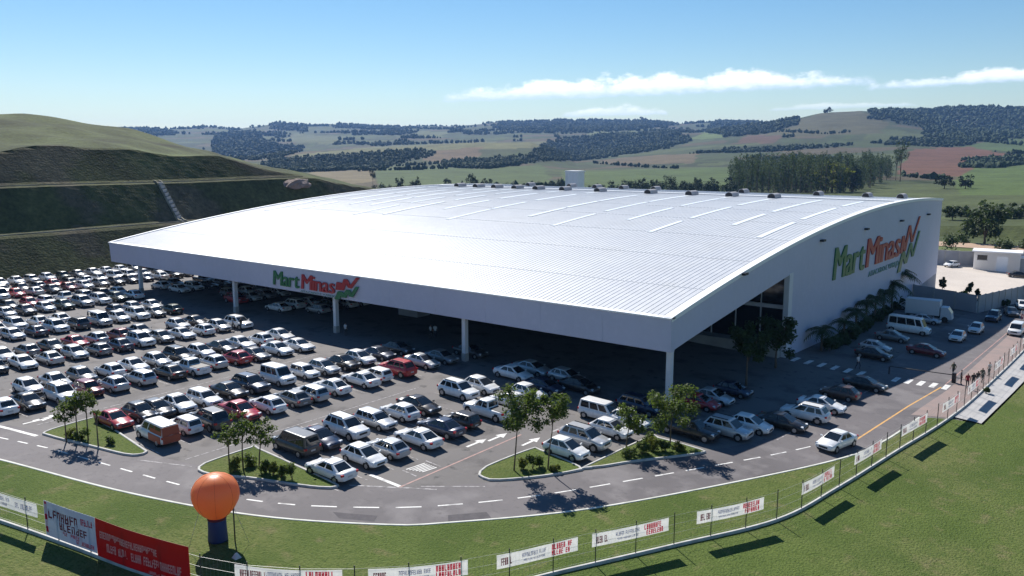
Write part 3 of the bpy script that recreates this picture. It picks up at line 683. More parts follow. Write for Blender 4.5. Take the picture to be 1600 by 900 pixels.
# lettering
def glyph(ch, offset=.03):
    cu = bpy.data.curves.new('g', 'FONT'); cu.body = ch; cu.extrude = .03; cu.offset = 0.; cu.resolution_u = 3
    o = bpy.data.objects.new('g', cu); C.objects.link(o); bpy.context.view_layer.update()
    me = bpy.data.meshes.new_from_object(o.evaluated_get(bpy.context.evaluated_depsgraph_get()))
    bpy.data.objects.remove(o); bpy.data.curves.remove(cu); return me
def word(parent, txt, origin, ux, uz, width, cap, m, shear=.12, offset=.03, gap=.06, name='letter', thick=.14):
    """letters standing side by side: origin = baseline left, ux / uz = unit vectors"""
    ms = []; tot = 0
    for ch in txt:
        if ch == ' ': ms.append((None, .3)); tot += .3; continue
        me = glyph(ch, offset); xs_ = [v.co.x for v in me.vertices]; w = max(xs_) - min(xs_)
        ms.append((me, w)); tot += w + gap
    kx = width / (tot - gap); kz = cap / .70; cur = 0.; nz = ux.cross(uz)
    for me, w in ms:
        if me is None: cur += w; continue
        x0 = min(v.co.x for v in me.vertices); me2 = me
        for v in me2.vertices:
            a = (v.co.x - x0) * kx + shear * v.co.y * kz; b = v.co.y * kz; c = (v.co.z + .03) / .06 * thick
            v.co = ux * a + uz * b + nz * c
        if offset > 0:
            nv = len(me2.vertices); co = [tuple(v.co) for v in me2.vertices]; fa = [tuple(p.vertices) for p in me2.polygons]; sh_ = ux * (kx * .04) + nz * .006
            allv = list(co); allf = list(fa)
            for q in range(1, 3): allv += [tuple(Vector(c) + sh_ * q * .6) for c in co]; allf += [tuple(i + nv * q for i in f) for f in fa]
            me2 = bpy.data.meshes.new(name); me2.from_pydata(allv, [], allf)
        me2.materials.clear(); me2.materials.append(M[m])
        o = obj(name, me2, parent); o.location = Vector(origin) + ux * (cur * kx) - parent.location; cur += w + gap
def ribbon(parent, pts, origin, ux, uz, sx, sz, w0, w1, m, name):
    nz = ux.cross(uz); O = Vector(origin) - parent.location; n = len(pts); P = [ux * (p[0] * sx) + uz * (p[1] * sz) for p in pts]
    for i in range(n - 1):
        wa, wb_ = [(w0 + (w1 - w0) * k / (n - 1)) / 2 for k in (i, i + 1)]; a, b = O + P[i] + nz * (.02 + .008 * i), O + P[i + 1] + nz * (.02 + .008 * i)
        MB().hexa([a - ux * wa, a + ux * wa, b + ux * wb_, b - ux * wb_] + [q + nz * .09 for q in (a - ux * wa, a + ux * wa, b + ux * wb_, b - ux * wb_)]).build(name, m, parent)
UX, UY, UZ = Vector((1, 0, 0)), Vector((0, 1, 0)), Vector((0, 0, 1))
RED_Z = [(.04, .34), (.10, .68), (.22, .36), (.42, .86), (.60, .50), (.97, 1.0)]; GRN_Z = [(.0, .0), (.18, .42), (.34, .14), (.56, .56), (.70, .24), (1.0, .78)]
fs_ = thing('store_sign', 'green and red store name sign with zigzag emblem on the front fascia', 'sign', (-89., YF - .3, 5.3))
word(fs_, 'Mart', (-97.0, YF - .26, 5.38), UX, UZ, 5.5, 2.0, 'green_sign', offset=.012, thick=.12); word(fs_, 'Minas', (-90.9, YF - .26, 5.42), UX, UZ, 6.6, 2.0, 'red_sign', offset=.012, thick=.12)
ribbon(fs_, RED_Z, (-83.6, YF - .3, 5.0), UX, UZ, 4.2, 2.95, .95, .6, 'red_sign', 'red_zigzag'); ribbon(fs_, GRN_Z, (-83.7, YF - .3, 4.75), UX, UZ, 4.0, 2.6, 1.0, .6, 'green_sign', 'green_zigzag')
word(fs_, 'ATACADO E VAREJO', (-91.2, YF - .22, 4.93), UX, UZ, 7.2, .24, 'pale_sign', offset=.0, shear=0, thick=.05, name='small_letter')
ss = thing('store_sign', 'large green and red store name sign with zigzag emblem on the side wall', 'sign', (X1 + .1, 139., 5.))
nzo = X1 + .03
word(ss, 'Mart', (nzo, 116.2, 6.1), UY, UZ, 13.8, 4.5, 'green_sign', offset=.012); word(ss, 'Minas', (nzo, 131.2, 6.2), UY, UZ, 18.6, 4.4, 'red_sign', offset=.012)
ribbon(ss, RED_Z, (nzo, 151.0, 3.6), UY, UZ, 11.6, 8.4, 1.7, 1.0, 'red_sign', 'red_zigzag'); ribbon(ss, GRN_Z, (nzo, 150.6, 3.3), UY, UZ, 12.2, 7.8, 2.0, 1.0, 'green_sign', 'green_zigzag')
word(ss, 'ATACADO E VAREJO', (nzo, 133.2, 4.6), UY, UZ, 17., .8, 'pale_sign', offset=.0, shear=0, thick=.1, name='small_letter')

# white tank tower behind the ridge
dx, dy, dz = ray(898, 290); k = 262 / math.hypot(dx, dy); tx, ty = dx * k, dy * k
tt = thing('water_tank', 'white square water tank tower rising behind the roof ridge', 'water tank', (tx, ty, -5))
MB().box(-2.1, -1.6, 0, 2.1, 1.6, 13.).build('tower_shaft', 'tank', tt); MB().box(-2.3, -1.8, 13., 2.3, 1.8, 21.8).build('tank_body', 'tank', tt); MB().box(-2.45, -1.95, 21.8, 2.45, 1.95, 22.2).build('tank_lid', 'trimw', tt)
for k in (-1.2, 0, 1.2): MB().box(k - .06, -1.88, 13.2, k + .06, -1.8, 21.6).build('rib', 'trimw', tt)

# ================================================================== vehicles
SLOTS = ['paint', 'carglass', 'tyre', 'rim', 'lamp', 'tail', 'black', 'plate', 'truckbox']
SI = {k: i for i, k in enumerate(SLOTS)}
# L, W, H, belt, hood-front z, cowl x, roof-front x, roof-rear x, rear-base x, tail z, wheel r, panes, roof half width
KINDS = {
 'hatchback': dict(L=3.98, W=1.72, H=1.49, belt=.94, hz=.72, xf=1.14, rf=.14, rr=-1.22, xb=-1.84, tz=.90, wr=.30, panes=[(.10, .42), (.47, .74), (.78, .92)], rw=.70),
 'sedan': dict(L=4.42, W=1.75, H=1.46, belt=.94, hz=.71, xf=1.20, rf=.22, rr=-.88, xb=-1.72, tz=.96, wr=.31, panes=[(.12, .45), (.50, .84)], rw=.70),
 'suv': dict(L=4.40, W=1.84, H=1.70, belt=1.06, hz=.90, xf=1.22, rf=.40, rr=-1.60, xb=-2.08, tz=1.03, wr=.36, panes=[(.09, .38), (.43, .70), (.74, .93)], rw=.74),
 'pickup': dict(L=5.10, W=1.80, H=1.72, belt=1.06, hz=.92, xf=1.25, rf=.62, rr=-.55, xb=-.72, tz=1.06, wr=.37, panes=[(.14, .52), (.58, .92)], rw=.74),
 'van': dict(L=4.40, W=1.82, H=1.86, belt=1.05, hz=.88, xf=1.40, rf=.78, rr=-2.02, xb=-2.14, tz=1.0, wr=.32, panes=[(.08, .32), (.36, .62), (.66, .93)], rw=.80),
 'compact': dict(L=3.65, W=1.58, H=1.44, belt=.90, hz=.76, xf=.92, rf=.38, rr=-1.48, xb=-1.74, tz=.88, wr=.28, panes=[(.08, .42), (.47, .90)], rw=.76),
 'wagon': dict(L=4.25, W=1.70, H=1.47, belt=.93, hz=.74, xf=1.08, rf=.36, rr=-1.72, xb=-2.02, tz=.92, wr=.30, panes=[(.10, .36), (.40, .62), (.66, .92)], rw=.72),
 'minibus': dict(L=5.90, W=2.02, H=2.50, belt=1.22, hz=1.02, xf=2.30, rf=1.72, rr=-2.82, xb=-2.90, tz=1.2, wr=.36, panes=[(.05, .2), (.23, .46), (.48, .72), (.74, .95)], rw=.82),
}
def smooth3(a, b, t): t = max(0, min(1, t)); return a + (b - a) * t * t * (3 - 2 * t)
def car_parts(k):
    p = KINDS[k]; L, W, H, belt = p['L'], p['W'], p['H'], p['belt']; hw = W / 2; out = []
    mb = MB(); rings = []
    xs_ = [-L / 2, -L / 2 + .05, -L / 2 + .2, -L / 2 + .5, p['xb'] - .02 if p['xb'] > -L / 2 + .7 else -L / 2 + .9, -.6, 0, .6, p['xf'], p['xf'] + (L / 2 - p['xf']) * .45, L / 2 - .35, L / 2 - .12, L / 2 - .03, L / 2]
    for x in xs_:
        if x > p['xf']: zt = smooth3(belt - .01, p['hz'], (x - p['xf']) / (L / 2 - .2 - p['xf']))
        elif x < p['xb']: zt = smooth3(belt, p['tz'], (p['xb'] - x) / .3)
        else: zt = belt
        d = min(L / 2 - x, x + L / 2); w = hw * (.84 + .16 * min(1, (d / .5) ** .5)); zb = .22 + .12 * max(0, 1 - d / .3)
        if d < .01: zt -= .16
        elif d < .06: zt -= .05
        zm = zb + (zt - zb) * .5
        rr = [(0, zb), (.80 * w, zb), (.97 * w, zb + .10), (w, zm), (.975 * w, zt - .11), (.88 * w, zt - .01), (0, zt + .025)]
        ring = [(x, -a, b) for a, b in rr] + [(x, a, b) for a, b in rr[-2:0:-1]]
        rings.append(ring)
    mb.loft(rings, SI['paint'])
    wb, wr_ = hw * .885, hw * p['rw']; zt = H - .07; z0 = belt - .04
    A = [(p['xf'], wb, z0), (p['xb'], wb, z0), (p['rr'], wr_, zt), (p['rf'], wr_, zt)]
    ring0 = [(p['xf'], -wb, z0), (p['xf'], wb, z0), (p['xb'], wb, z0), (p['xb'], -wb, z0)]
    ring1 = [(p['rf'], -wr_, zt), (p['rf'], wr_, zt), (p['rr'], wr_, zt), (p['rr'], -wr_, zt)]
    ring2 = [(p['rf'] - .22, -wr_ + .16, H - .005), (p['rf'] - .22, wr_ - .16, H - .005), (p['rr'] + .22, wr_ - .16, H - .005), (p['rr'] + .22, -wr_ + .16, H - .005)]
    def soft(rg, c):
        o_ = []
        for i in range(4):
            v0, v1, v2 = Vector(rg[i - 1]), Vector(rg[i]), Vector(rg[(i + 1) % 4]); o_ += [v1 + (v0 - v1).normalized() * c, v1 + ((v0 - v1).normalized() + (v2 - v1).normalized()) * c * .28, v1 + (v2 - v1).normalized() * c]
        return o_
    rm = [tuple((Vector(a) * .35 + Vector(b) * .65) + Vector((0, 0, (H - zt) * .35))) for a, b in zip(ring2, ring1)]
    mb.loft([soft(ring0, .12), soft(ring1, .13)], SI['paint'], smooth=True, cap=False); mb.loft([soft(ring1, .13), soft(rm, .16), soft(ring2, .20)], SI['paint'], smooth=True)
    if k == 'pickup': pass
    out.append(('body', mb))
    def face(a, b, c, d, s0, s1, t0, t1, off=.012):
        a, b, c, d = map(Vector, (a, b, c, d)); n = (b - a).cross(d - a).normalized()
        P = lambda s, t: (a.lerp(b, s)).lerp(d.lerp(c, s), t) + n * off
        q = [P(s0, t0), P(s1, t0), P(s1, t1), P(s0, t1)]; return q + [v - n * .03 for v in q]
    def pane(name, *args):
        q = face(*args); out.append((name, MB().add(q, [(0, 1, 2, 3), (0, 4, 5, 1), (1, 5, 6, 2), (2, 6, 7, 3), (3, 7, 4, 0)], SI['carglass'])))
    pane('windshield', ring0[0], ring0[1], ring1[1], ring1[0], .06, .94, .10, .93)
    pane('rear_window', ring0[2], ring0[3], ring1[3], ring1[2], .10, .90, .22 if k != 'sedan' else .1, .90)
    for (s0, s1) in p['panes']:
        pane('side_window', ring0[1], ring0[2], ring1[2], ring1[1], s0, s1, .14, .90)
        pane('side_window', ring0[3], ring0[0], ring1[0], ring1[3], 1 - s1, 1 - s0, .14, .90)
    for sx in (L / 2 - .80, -L / 2 + .78):
        for sy in (-1, 1):
            m2 = MB(); n = 14; r = p['wr']; y1 = sy * (hw + .012); y0 = sy * (hw - .20)
            m2.tube([(sx, y0, r), (sx, y1, r)], r, n, SI['tyre'], smooth=False); m2.tube([(sx, sy * (hw - .1), r + .02), (sx, sy * (hw - .004), r + .02)], r + .07, n, SI['tyre'], smooth=False)
            m2.tube([(sx, sy * (hw - .05), r), (sx, sy * (hw + .022), r)], r * .62, 10, SI['rim'], smooth=False); out.append(('wheel', m2))
    for sy in (-1, 1):
        y0, y1 = sorted((sy * hw * .50, sy * hw * .86)); z = p['hz'] - .12
        out.append(('headlight', MB().hexa([(L / 2 - .3, y0, z), (L / 2 - .005, y0, z), (L / 2 - .10, y1, z), (L / 2 - .3, y1, z), (L / 2 - .3, y0, z + .15), (L / 2 - .05, y0, z + .13), (L / 2 - .14, y1, z + .15), (L / 2 - .3, y1, z + .15)], SI['lamp'])))
        y0, y1 = sorted((sy * hw * .68, sy * hw * .925)); z = p['tz'] - .22
        out.append(('taillight', MB().box(-L / 2 - .012, y0, z, -L / 2 + .16, y1, z + .17, SI['tail'])))
        out.append(('mirror', MB().box(p['xf'] - .32, min(sy * hw * .98, sy * (hw + .16)), belt, p['xf'] - .2, max(sy * hw * .98, sy * (hw + .16)), belt + .13, SI['paint'])))
    out.append(('grille', MB().box(L / 2 - .1, -hw * .46, p['hz'] - .30, L / 2 + .008, hw * .46, p['hz'] - .13, SI['black'])))
    out.append(('number_plate', MB().box(-L / 2 - .015, -.22, p['tz'] - .42, -L / 2 + .05, .22, p['tz'] - .28, SI['plate'])))
    if k == 'pickup':
        out.append(('cargo_bed', MB().box(-L / 2 + .14, -hw * .80, belt - .3, p['xb'] - .08, hw * .80, belt + .035, SI['black'])))
    if k == 'suv':
        for sy in (-1, 1): out.append(('roof_rail', MB().box(p['rr'] + .2, sy * (wr_ - .1) - .025, H - .02, p['rf'] - .2, sy * (wr_ - .1) + .025, H + .05, SI['black'])))
    return out
PM = {}; WM = {}
for k in KINDS:
    ps = car_parts(k); lst = []; big = MB()
    for nm, mb in ps:
        used = sorted(set(mb.m)); big.add(mb.v, [], 0); o = len(big.v) - len(mb.v)
        for f, m_, s_ in zip(mb.f, mb.m, mb.sm): big.f.append(tuple(i + o for i in f)); big.m.append(m_); big.sm.append(s_)
        mb.m = [used.index(q) for q in mb.m]; lst.append((nm, mb.mesh(nm, [SLOTS[q] for q in used])))
    PM[k] = lst; WM[k] = big.mesh(k, SLOTS)
CC = {'white': (.80, .80, .79, 0), 'silver': (.52, .53, .54, .35), 'grey': (.20, .205, .21, .35), 'black': (.012, .012, .014, .1), 'dark blue': (.014, .028, .065, .2), 'red': (.42, .010, .018, 0), 'dark red': (.16, .012, .016, .1), 'brown': (.10, .055, .04, .2), 'dark grey': (.055, .057, .062, .3), 'dark green': (.012, .035, .026, .2), 'beige': (.45, .40, .32, .2)}
def pose(o, X, Y, head):
    z = zg(X, Y); e = .5
    n = Vector((-(zg(X + e, Y) - zg(X - e, Y)), -(zg(X, Y + e) - zg(X, Y - e)), 1.)).normalized()
    h = Vector((math.cos(head), math.sin(head), 0)); h = (h - n * h.dot(n)).normalized(); s = n.cross(h)
    o.matrix_world = Matrix(((h.x, s.x, n.x, X), (h.y, s.y, n.y, Y), (h.z, s.z, n.z, z + .006), (0, 0, 0, 1)))
NCAR = 0
def car(kind, colour, X, Y, head, label, group, detail=True):
    global NCAR; NCAR += 1
    c = CC[colour]; j = random.uniform(.93, 1.07); c = (min(1, c[0] * j), min(1, c[1] * j), min(1, c[2] * j), c[3])
    if detail:
        e = obj('parked_car' if group else 'car', None); e.empty_display_size = .3
        for nm, me in PM[kind]:
            q = obj(nm, me, e); q.color = c
    else:
        e = obj('parked_car', WM[kind]); e.color = c
    pose(e, X, Y, head); e.scale = (random.uniform(.96, 1.04), random.uniform(.98, 1.03), random.uniform(.92, 1.01)); tag(e, label, 'car' if kind in ('hatchback', 'sedan', 'suv', 'compact', 'wagon') else {'pickup': 'pickup', 'van': 'van', 'minibus': 'minibus'}[kind], group)
    return e
ORD = ['first', 'second', 'third', 'fourth', 'fifth', 'sixth', 'seventh', 'eighth', 'ninth', 'tenth', 'eleventh', 'twelfth', 'thirteenth', 'fourteenth', 'fifteenth', 'sixteenth', 'seventeenth', 'eighteenth', 'nineteenth', 'twentieth']
KS = {'c': 'compact', 'w': 'wagon', 'h': 'hatchback', 's': 'sedan', 'u': 'suv', 'p': 'pickup', 'v': 'van', 'm': 'minibus'}
KN = {'compact': 'boxy compact', 'wagon': 'wagon', 'hatchback': 'hatchback', 'sedan': 'sedan', 'suv': 'tall SUV', 'pickup': 'pickup', 'van': 'van', 'minibus': 'minibus'}
CS = {'w': 'white', 'i': 'silver', 'g': 'grey', 'k': 'black', 'b': 'dark blue', 'r': 'red', 'd': 'dark grey', 'n': 'brown', 'm': 'dark red', 'e': 'dark green', 'o': 'beige'}
jit = random.Random(11)
ROWCARS = {}
def row(x, spec, phrase, group, y0=None, detail=True):
    """spec: list of (px, py, code) or codes; code = kind, colour, nose (+ to the right)"""
    for i, q in enumerate(spec):
        if q is None: continue
        if isinstance(q, tuple):
            X, Y = gnd(q[0], q[1], .75); code = q[2]
            if x is not None: X = x + (X - x) * .25
        else: X, Y, code = x, y0 + STALL * i, q
        X += jit.uniform(-.18, .18); Y += jit.uniform(-.10, .10)
        kind, col = KS[code[0]], CS[code[1]]
        head = (0. if code[2] == '+' else math.pi) + jit.uniform(-.025, .025)
        ROWCARS[(x, i)] = car(kind, col, X, Y, head, '%s %s, %s from the road %s' % (col, KN[kind], ORD[i], phrase), group, detail)
G1 = 'cars in the car park rows'
row(-48.8, [(515, 728, 'sw-'), (565, 708, 'hw+'), (608, 697, 'hi-'), (655, 680, 'sw-'), (688, 664, 'sb-'), (725, 655, 'ck-'), (757, 637, 'pw-'), (784, 619, 'hw-'), (808, 605, 'hw+')], 'on the right behind the middle island', G1)
row(-54.6, [(455, 688, 'vd-'), (500, 682, 'sb+'), (537, 665, 'uw+'), (582, 652, 'wi+'), (625, 640, 'hw-'), (663, 632, 'sk+'), None, (714, 608, 'uw+'), (757, 602, 'hw+'), (805, 582, 'sw+'), (830, 572, 'si+')], 'on the left behind the middle island', G1)
row(-64.7, [(232, 668, 'vw-'), (280, 657, 'cw-'), (322, 650, 'ud-'), (375, 638, 'sr+'), (421, 630, 'hw-'), (460, 620, 'hg-'), (487, 611, 'wi-'), (522, 602, 'sw-'), (565, 590, 'sw-'), (592, 583, 'cw-'), (622, 574, 'ur-'), (660, 562, 'si+'), (695, 556, 'sg+')], 'on the right behind the left island', G1)
row(-70.8, [(178, 652, 'sr+'), (215, 640, 'hk+'), (240, 634, 'hd+'), (275, 627, 'sw+'), (320, 620, 'ww+'), (357, 607, 'sk+'), (388, 598, 'ub+'), (425, 585, 'vw+'), (480, 580, 'cw+'), (510, 573, 'hi+'), (540, 565, 'sk+'), (562, 557, 'hw+'), (592, 550, 'sb+'), (625, 543, 'sd+')], 'on the left behind the left island', G1)
row(-82., [(0, 632, 'hw-'), (40, 622, 'sk+'), (92, 612, 'uw+'), (130, 603, 'cm+'), (175, 597, 'hi-'), (222, 588, 'wi-'), (262, 578, 'sk-'), (300, 572, 'pw-'), (335, 565, 'hi-'), (372, 558, 'hr-'), (405, 553, 'sg+'), (440, 545, 'sw+'), (478, 540, 'sw+')], 'on the right, second row past left island', G1)
row(-87.6, [None, None, 'hw+', 'si+', 'hg+', 'hw-', 'sw+', 'hi+', 'uk+', 'hw+', 'sd+', 'sw+', 'hw-', 'sw+'], 'on the left, second row past left island', G1, 28.4)
# further rows: filled at random, as dense as the photograph shows them
fr = random.Random(23)
def rc():
    k = fr.choices('hsuvpcw', (42, 32, 11, 2, 4, 7, 3))[0]; c = fr.choices('wigkbrdnmeo', (36, 18, 10, 12, 5, 5, 7, 2, 2, 2, 1))[0]; return k + c + fr.choice('++-')
NM = ['third', 'fourth', 'fifth', 'sixth', 'seventh']
for r, (xl, xr) in enumerate(ROWX[3:]):
    for xq, sd in ((xr, 'right'), (xl, 'left')):
        if xq is None: continue
        ymax = 66.5 if xq > -128 else (68.5 if xq > -145 else 112.); spec = []; Y = 27.; i = 0
        while Y < ymax:
            p = px_of(xq, Y, .7)
            if p[0] > -12 and fr.random() < .98 and hill_z(xq - 3.4, Y)[0] < .2:
                code = rc(); kind, col = KS[code[0]], CS[code[1]]; i += 1
                car(kind, col, xq + fr.uniform(-.22, .22), Y + fr.uniform(-.12, .12), (0. if code[2] == '+' else math.pi) + fr.uniform(-.03, .03),
                    '%s %s, %s from the frame edge, %s side, %s row past left island' % (col, KN[kind], ORD[min(i - 1, 19)], sd, NM[r]), G1, False)
            Y += STALL
# bays under the canopy
for xq, sd in ((-98.3, 'right'), (-104., 'left'), (-114.6, 'right'), (-120.3, 'left'), (-130.9, 'right'), (-136.6, 'left')):
    i = 0; Y = 75.6
    while Y < 95:
        if fr.random() < .9:
            code = rc(); kind, col = KS[code[0]], CS[code[1]]; i += 1
            nr = {-98.3: 'third', -104.: 'third', -114.6: 'fourth', -120.3: 'fourth', -130.9: 'fifth', -136.6: 'fifth'}[xq]
            car(kind, col, xq + fr.uniform(-.2, .2), Y, (0. if code[2] == '+' else math.pi), '%s %s in canopy shade, %s beneath the fascia, %s side, %s row' % (col, KN[kind], ORD[i - 1], sd, nr), 'cars in the shade of the canopy', False)
        Y += STALL
# short row by the corner column and the row along the side
row(-38.0, [(880, 697, 'hw+'), (917, 684, 'ui+'), (958, 669, 'hw+'), (992, 655, 'hw+')], 'in the short row between the two right islands', G1)
def lone(q, code, head, label, group=None, detail=True, h=.75):
    X, Y = gnd(q[0], q[1], h); return car(KS[code[0]], CS[code[1]], X, Y, head, label, group, detail)
lone((940, 643), 'vw+', 0, 'white van with rounded roof parked behind the short row of white cars', G1)
lone((1000, 632), 'ub+', 0, 'dark blue SUV in shade between the white van and the corner column', G1)
lone((1078, 668), 'pk+', 0, 'black pickup standing right beside the shrub island near the column', G1)
lone((1092, 625), 'hr+', 0, 'red hatchback in shade behind the tree at the corner column', G1)
lone((1112, 617), 'si+', 0, 'silver sedan in deep shade behind the corner column', G1); lone((1146, 606), 'hb+', 0, 'dark blue hatchback in deep shade right of the corner column', G1)
lone((885, 585), 'hi+', 0, 'silver hatchback in deep shade under the canopy behind the leafy tree', G1); lone((735, 546), 'sd+', 0, 'dark grey sedan in shade right of the third column', G1); lone((905, 600), 'sk+', 0, 'black sedan in deep shade beneath the canopy near the leafy tree', G1)
lone((850, 600), 'sb+', 0, 'dark blue sedan at the shadow edge behind the leafy island tree', G1)
G2 = 'cars parked along the side of the hall'
for q, code, lab in [((1137, 668), 'ui+', 'silver wagon in shade next to the black pickup'), ((1172, 660), 'hw+', 'white hatchback in shade, second in the side row from the black pickup'), ((1222, 656), 'sk+', 'black sedan with bright bonnet, third in the side row from the pickup'), ((1258, 643), 'uw-', 'white SUV half in the sun, fourth in the side row from the pickup'),
                     ((1284, 629), 'sw+', 'white sedan with sunlit bonnet, fifth in the side row from the pickup'), ((1312, 611), 'hn-', 'brown hatchback, sixth in the side row from the pickup'), ((1352, 597), 'sk+', 'long black sedan by the zebra crossing at the end of the side row')]:
    lone(q, code, jit.uniform(-.04, .04) + (0 if code[2] == '+' else math.pi), lab, G2)
for q, code, lab in [((1365, 551), 'sk+', 'black sedan in deep shade just past the zebra crossing by the palms'), ((1368, 540), 'hi+', 'silver hatchback in shade, second car past the zebra crossing by the palms'), ((1394, 524), 'sg+', 'grey sedan in shade between the silver hatchback and the white minibus'), ((1447, 546), 'sm+', 'dark red sedan poking its nose out of the shade into the side road'),
                     ((1445, 497), 'si+', 'silver sedan in shade between the white minibus and the box truck'), ((1425, 478), 'hi+', 'silver hatchback in shade tucked behind the box truck')]:
    lone(q, code, 0, lab, G2)
lone((1420, 508), 'mw+', 0, 'white minibus parked in the shade beside the palms', G2, h=1.1)
lone((1307, 686), 'sw+', -math.pi / 2 - .22, 'white sedan driving towards the viewer at the bend of the road')
lone((1496, 524), 'hw+', -math.pi / 2, 'white hatchback driving in front on the sunlit side road')
lone((1525, 512), 'hw+', -math.pi / 2, 'white hatchback following another white one down the side road')
lone((1552, 494), 'ub+', -math.pi / 2, 'dark blue SUV behind the two white hatchbacks on the side road')
lone((1580, 486), 'sd+', -math.pi / 2 + .3, 'dark grey sedan by the boundary wall at the right edge'); lone((1597, 476), 'hw+', -math.pi / 2 + .3, 'white hatchback at the right edge against the boundary wall')
lone((1588, 512), 'vw+', -math.pi / 2, 'white van beside the fence at the right edge of the side road', h=1.)
lone((1487, 412), 'hw+', -math.pi / 2 - .4, 'white car parked alone in the pale gravel yard')
lone((1592, 428), 'sk+', .4, 'black car beside the gatehouse in the gravel yard')
# orange rear half of the white van, first in its row behind the left island
ov = ROWCARS[(-64.7, 0)]; ov['label'] = 'white van with orange rear half, first from the road behind the left island'; p = KINDS['van']; M['vinyl'] = mat('orange_vinyl', (.33, .065, .03), .45)
MB().hexa([(-2.235, -.76, .36), (-2.15, -.76, .36), (-2.15, .76, .36), (-2.235, .76, .36), (-2.225, -.78, 1.0), (-2.14, -.78, 1.0), (-2.14, .78, 1.0), (-2.225, .78, 1.0)]).build('rear_panel', 'vinyl', ov)
MB().hexa([(-2.155, -.77, 1.0), (-2.06, -.77, 1.0), (-2.06, .77, 1.0), (-2.155, .77, 1.0), (-2.06, -.7, 1.76), (-1.98, -.7, 1.76), (-1.98, .7, 1.76), (-2.06, .7, 1.76)]).build('rear_panel', 'vinyl', ov)
for sy in (-1, 1):
    a_, b_ = sorted((sy * .86, sy * .925)); MB().box(-1.95, a_, .36, -.15, b_, .96).build('side_panel', 'vinyl', ov)
    q = [(-2.05, sy * .80, 1.06), (-.25, sy * .80, 1.06), (-.25, sy * .818, 1.06), (-2.05, sy * .818, 1.06), (-1.98, sy * .715, 1.72), (-.25, sy * .715, 1.72), (-.25, sy * .742, 1.72), (-1.98, sy * .742, 1.72)]
    MB().hexa(q).build('side_panel', 'vinyl', ov)
# box truck
bx_, by_ = gnd(1452, 484, 1.6); bt = thing('box_truck', 'grey box truck parked in the shade near the boundary wall', 'truck', (bx_, by_, zg(bx_, by_)), .05, G2)
MB().box(-3.3, -1.15, .95, 1.6, 1.15, 3.25).build('cargo_box', 'truckbox', bt)
MB().loft([[(1.75, s * 1.0, .5) for s in (-1, 1)] + [(1.75, 1., 2.3), (1.75, -1., 2.3)], [(2.7, s * 1.0, .5) for s in (-1, 1)] + [(2.7, 1., 2.3), (2.7, -1., 2.3)], [(3.4, s * .98, .5) for s in (-1, 1)] + [(3.25, .98, 1.4), (3.25, -.98, 1.4)]], smooth=False).build('cab', 'truckbox', bt)
MB().add([(2.78, -.85, 2.2), (2.78, .85, 2.2), (3.29, .85, 1.45), (3.29, -.85, 1.45)], [(0, 3, 2, 1)]).build('windshield', 'carglass', bt)
MB().box(-3.2, -.5, .55, 3.1, .5, .92).build('chassis', 'black', bt)
for x in (-2.1, 2.4):
    for s in (-1, 1): MB().tube([(x, s * .8, .45), (x, s * 1.08, .45)], .45, 14, smooth=False).build('wheel', 'tyre', bt)

# ================================================================== plants
def leaf_mesh(name, centres, radii, n, size, m, squash=.8, seed=0, shell=.55):
    """many small leaf faces spread through clumps"""
    g = np.random.default_rng(seed); centres = np.array(centres, float); radii = np.array(radii, float)
    pr = radii ** 2; pr /= pr.sum(); k = g.choice(len(radii), n, p=pr)
    d = g.normal(size=(n, 3)); d /= np.linalg.norm(d, axis=1)[:, None]
    rr = radii[k] * (shell + (1 - shell) * g.random(n)) * np.where(g.random(n) < .3, g.random(n), 1.)
    p = centres[k] + d * rr[:, None] * np.array((1, 1, squash))
    nrm = d * .6 + g.normal(size=(n, 3)) * .55 + np.array((0, 0, .35)); nrm /= np.linalg.norm(nrm, axis=1)[:, None]
    a = np.cross(nrm, g.normal(size=(n, 3))); a /= np.linalg.norm(a, axis=1)[:, None]; b = np.cross(nrm, a)
    s = size * (.6 + .8 * g.random(n))[:, None]
    q = np.stack([p - a * s, p - b * s * .55, p + a * s, p + b * s * .55], 1).reshape(-1, 3)
    me = bpy.data.meshes.new(name); me.from_pydata(q.tolist(), [], np.arange(4 * n).reshape(-1, 4).tolist()); me.materials.append(M[m]); return me
def tree(name, X, Y, Z, h, cr, label, cat='tree', group=None, leaves=900, ls=.22, m='leaf', trunk=.09, base=.45, seed=0, clumps=9, lean=0., sq=.8, shell=.55):
    g = random.Random(seed); e = thing(name, label, cat, (X, Y, Z), 0, group)
    mb = MB(); tops = []; cz = h - cr * sq
    mb.tube([(0, 0, -.15), (lean * .3 + g.uniform(-.05, .05) * h * .2, g.uniform(-.05, .05) * h * .2, h * base * .6), (lean * .6, 0, h * base + .1), (lean, 0, cz + cr * .3)], [trunk * 1.25, trunk, trunk * .8, trunk * .25], 7)
    cs = [(lean, 0, cz)]; rs_ = [cr * .62]
    for i in range(clumps):
        a = 6.283 * (i + g.random() * .7) / clumps * 1.618; u = g.uniform(-.75, .85); r = cr * g.uniform(.45, .82) * math.sqrt(max(.1, 1 - u * u * .8))
        c = (lean + math.cos(a) * r, math.sin(a) * r, cz + u * cr * sq); cs.append(c); rs_.append(cr * g.uniform(.22, .40))
        if i < 6: mb.tube([(lean * .6, 0, h * base + (cz - h * base) * g.uniform(0, .6)), tuple(.6 * c[j] + .4 * (lean if j == 0 else 0 if j == 1 else cz) for j in range(3)), c], [trunk * .5, trunk * .3, trunk * .1], 5)
    mb.build('trunk', 'trunk', e); obj('crown', leaf_mesh('crown', cs, rs_, leaves, ls, m, sq, seed, shell), e); return e
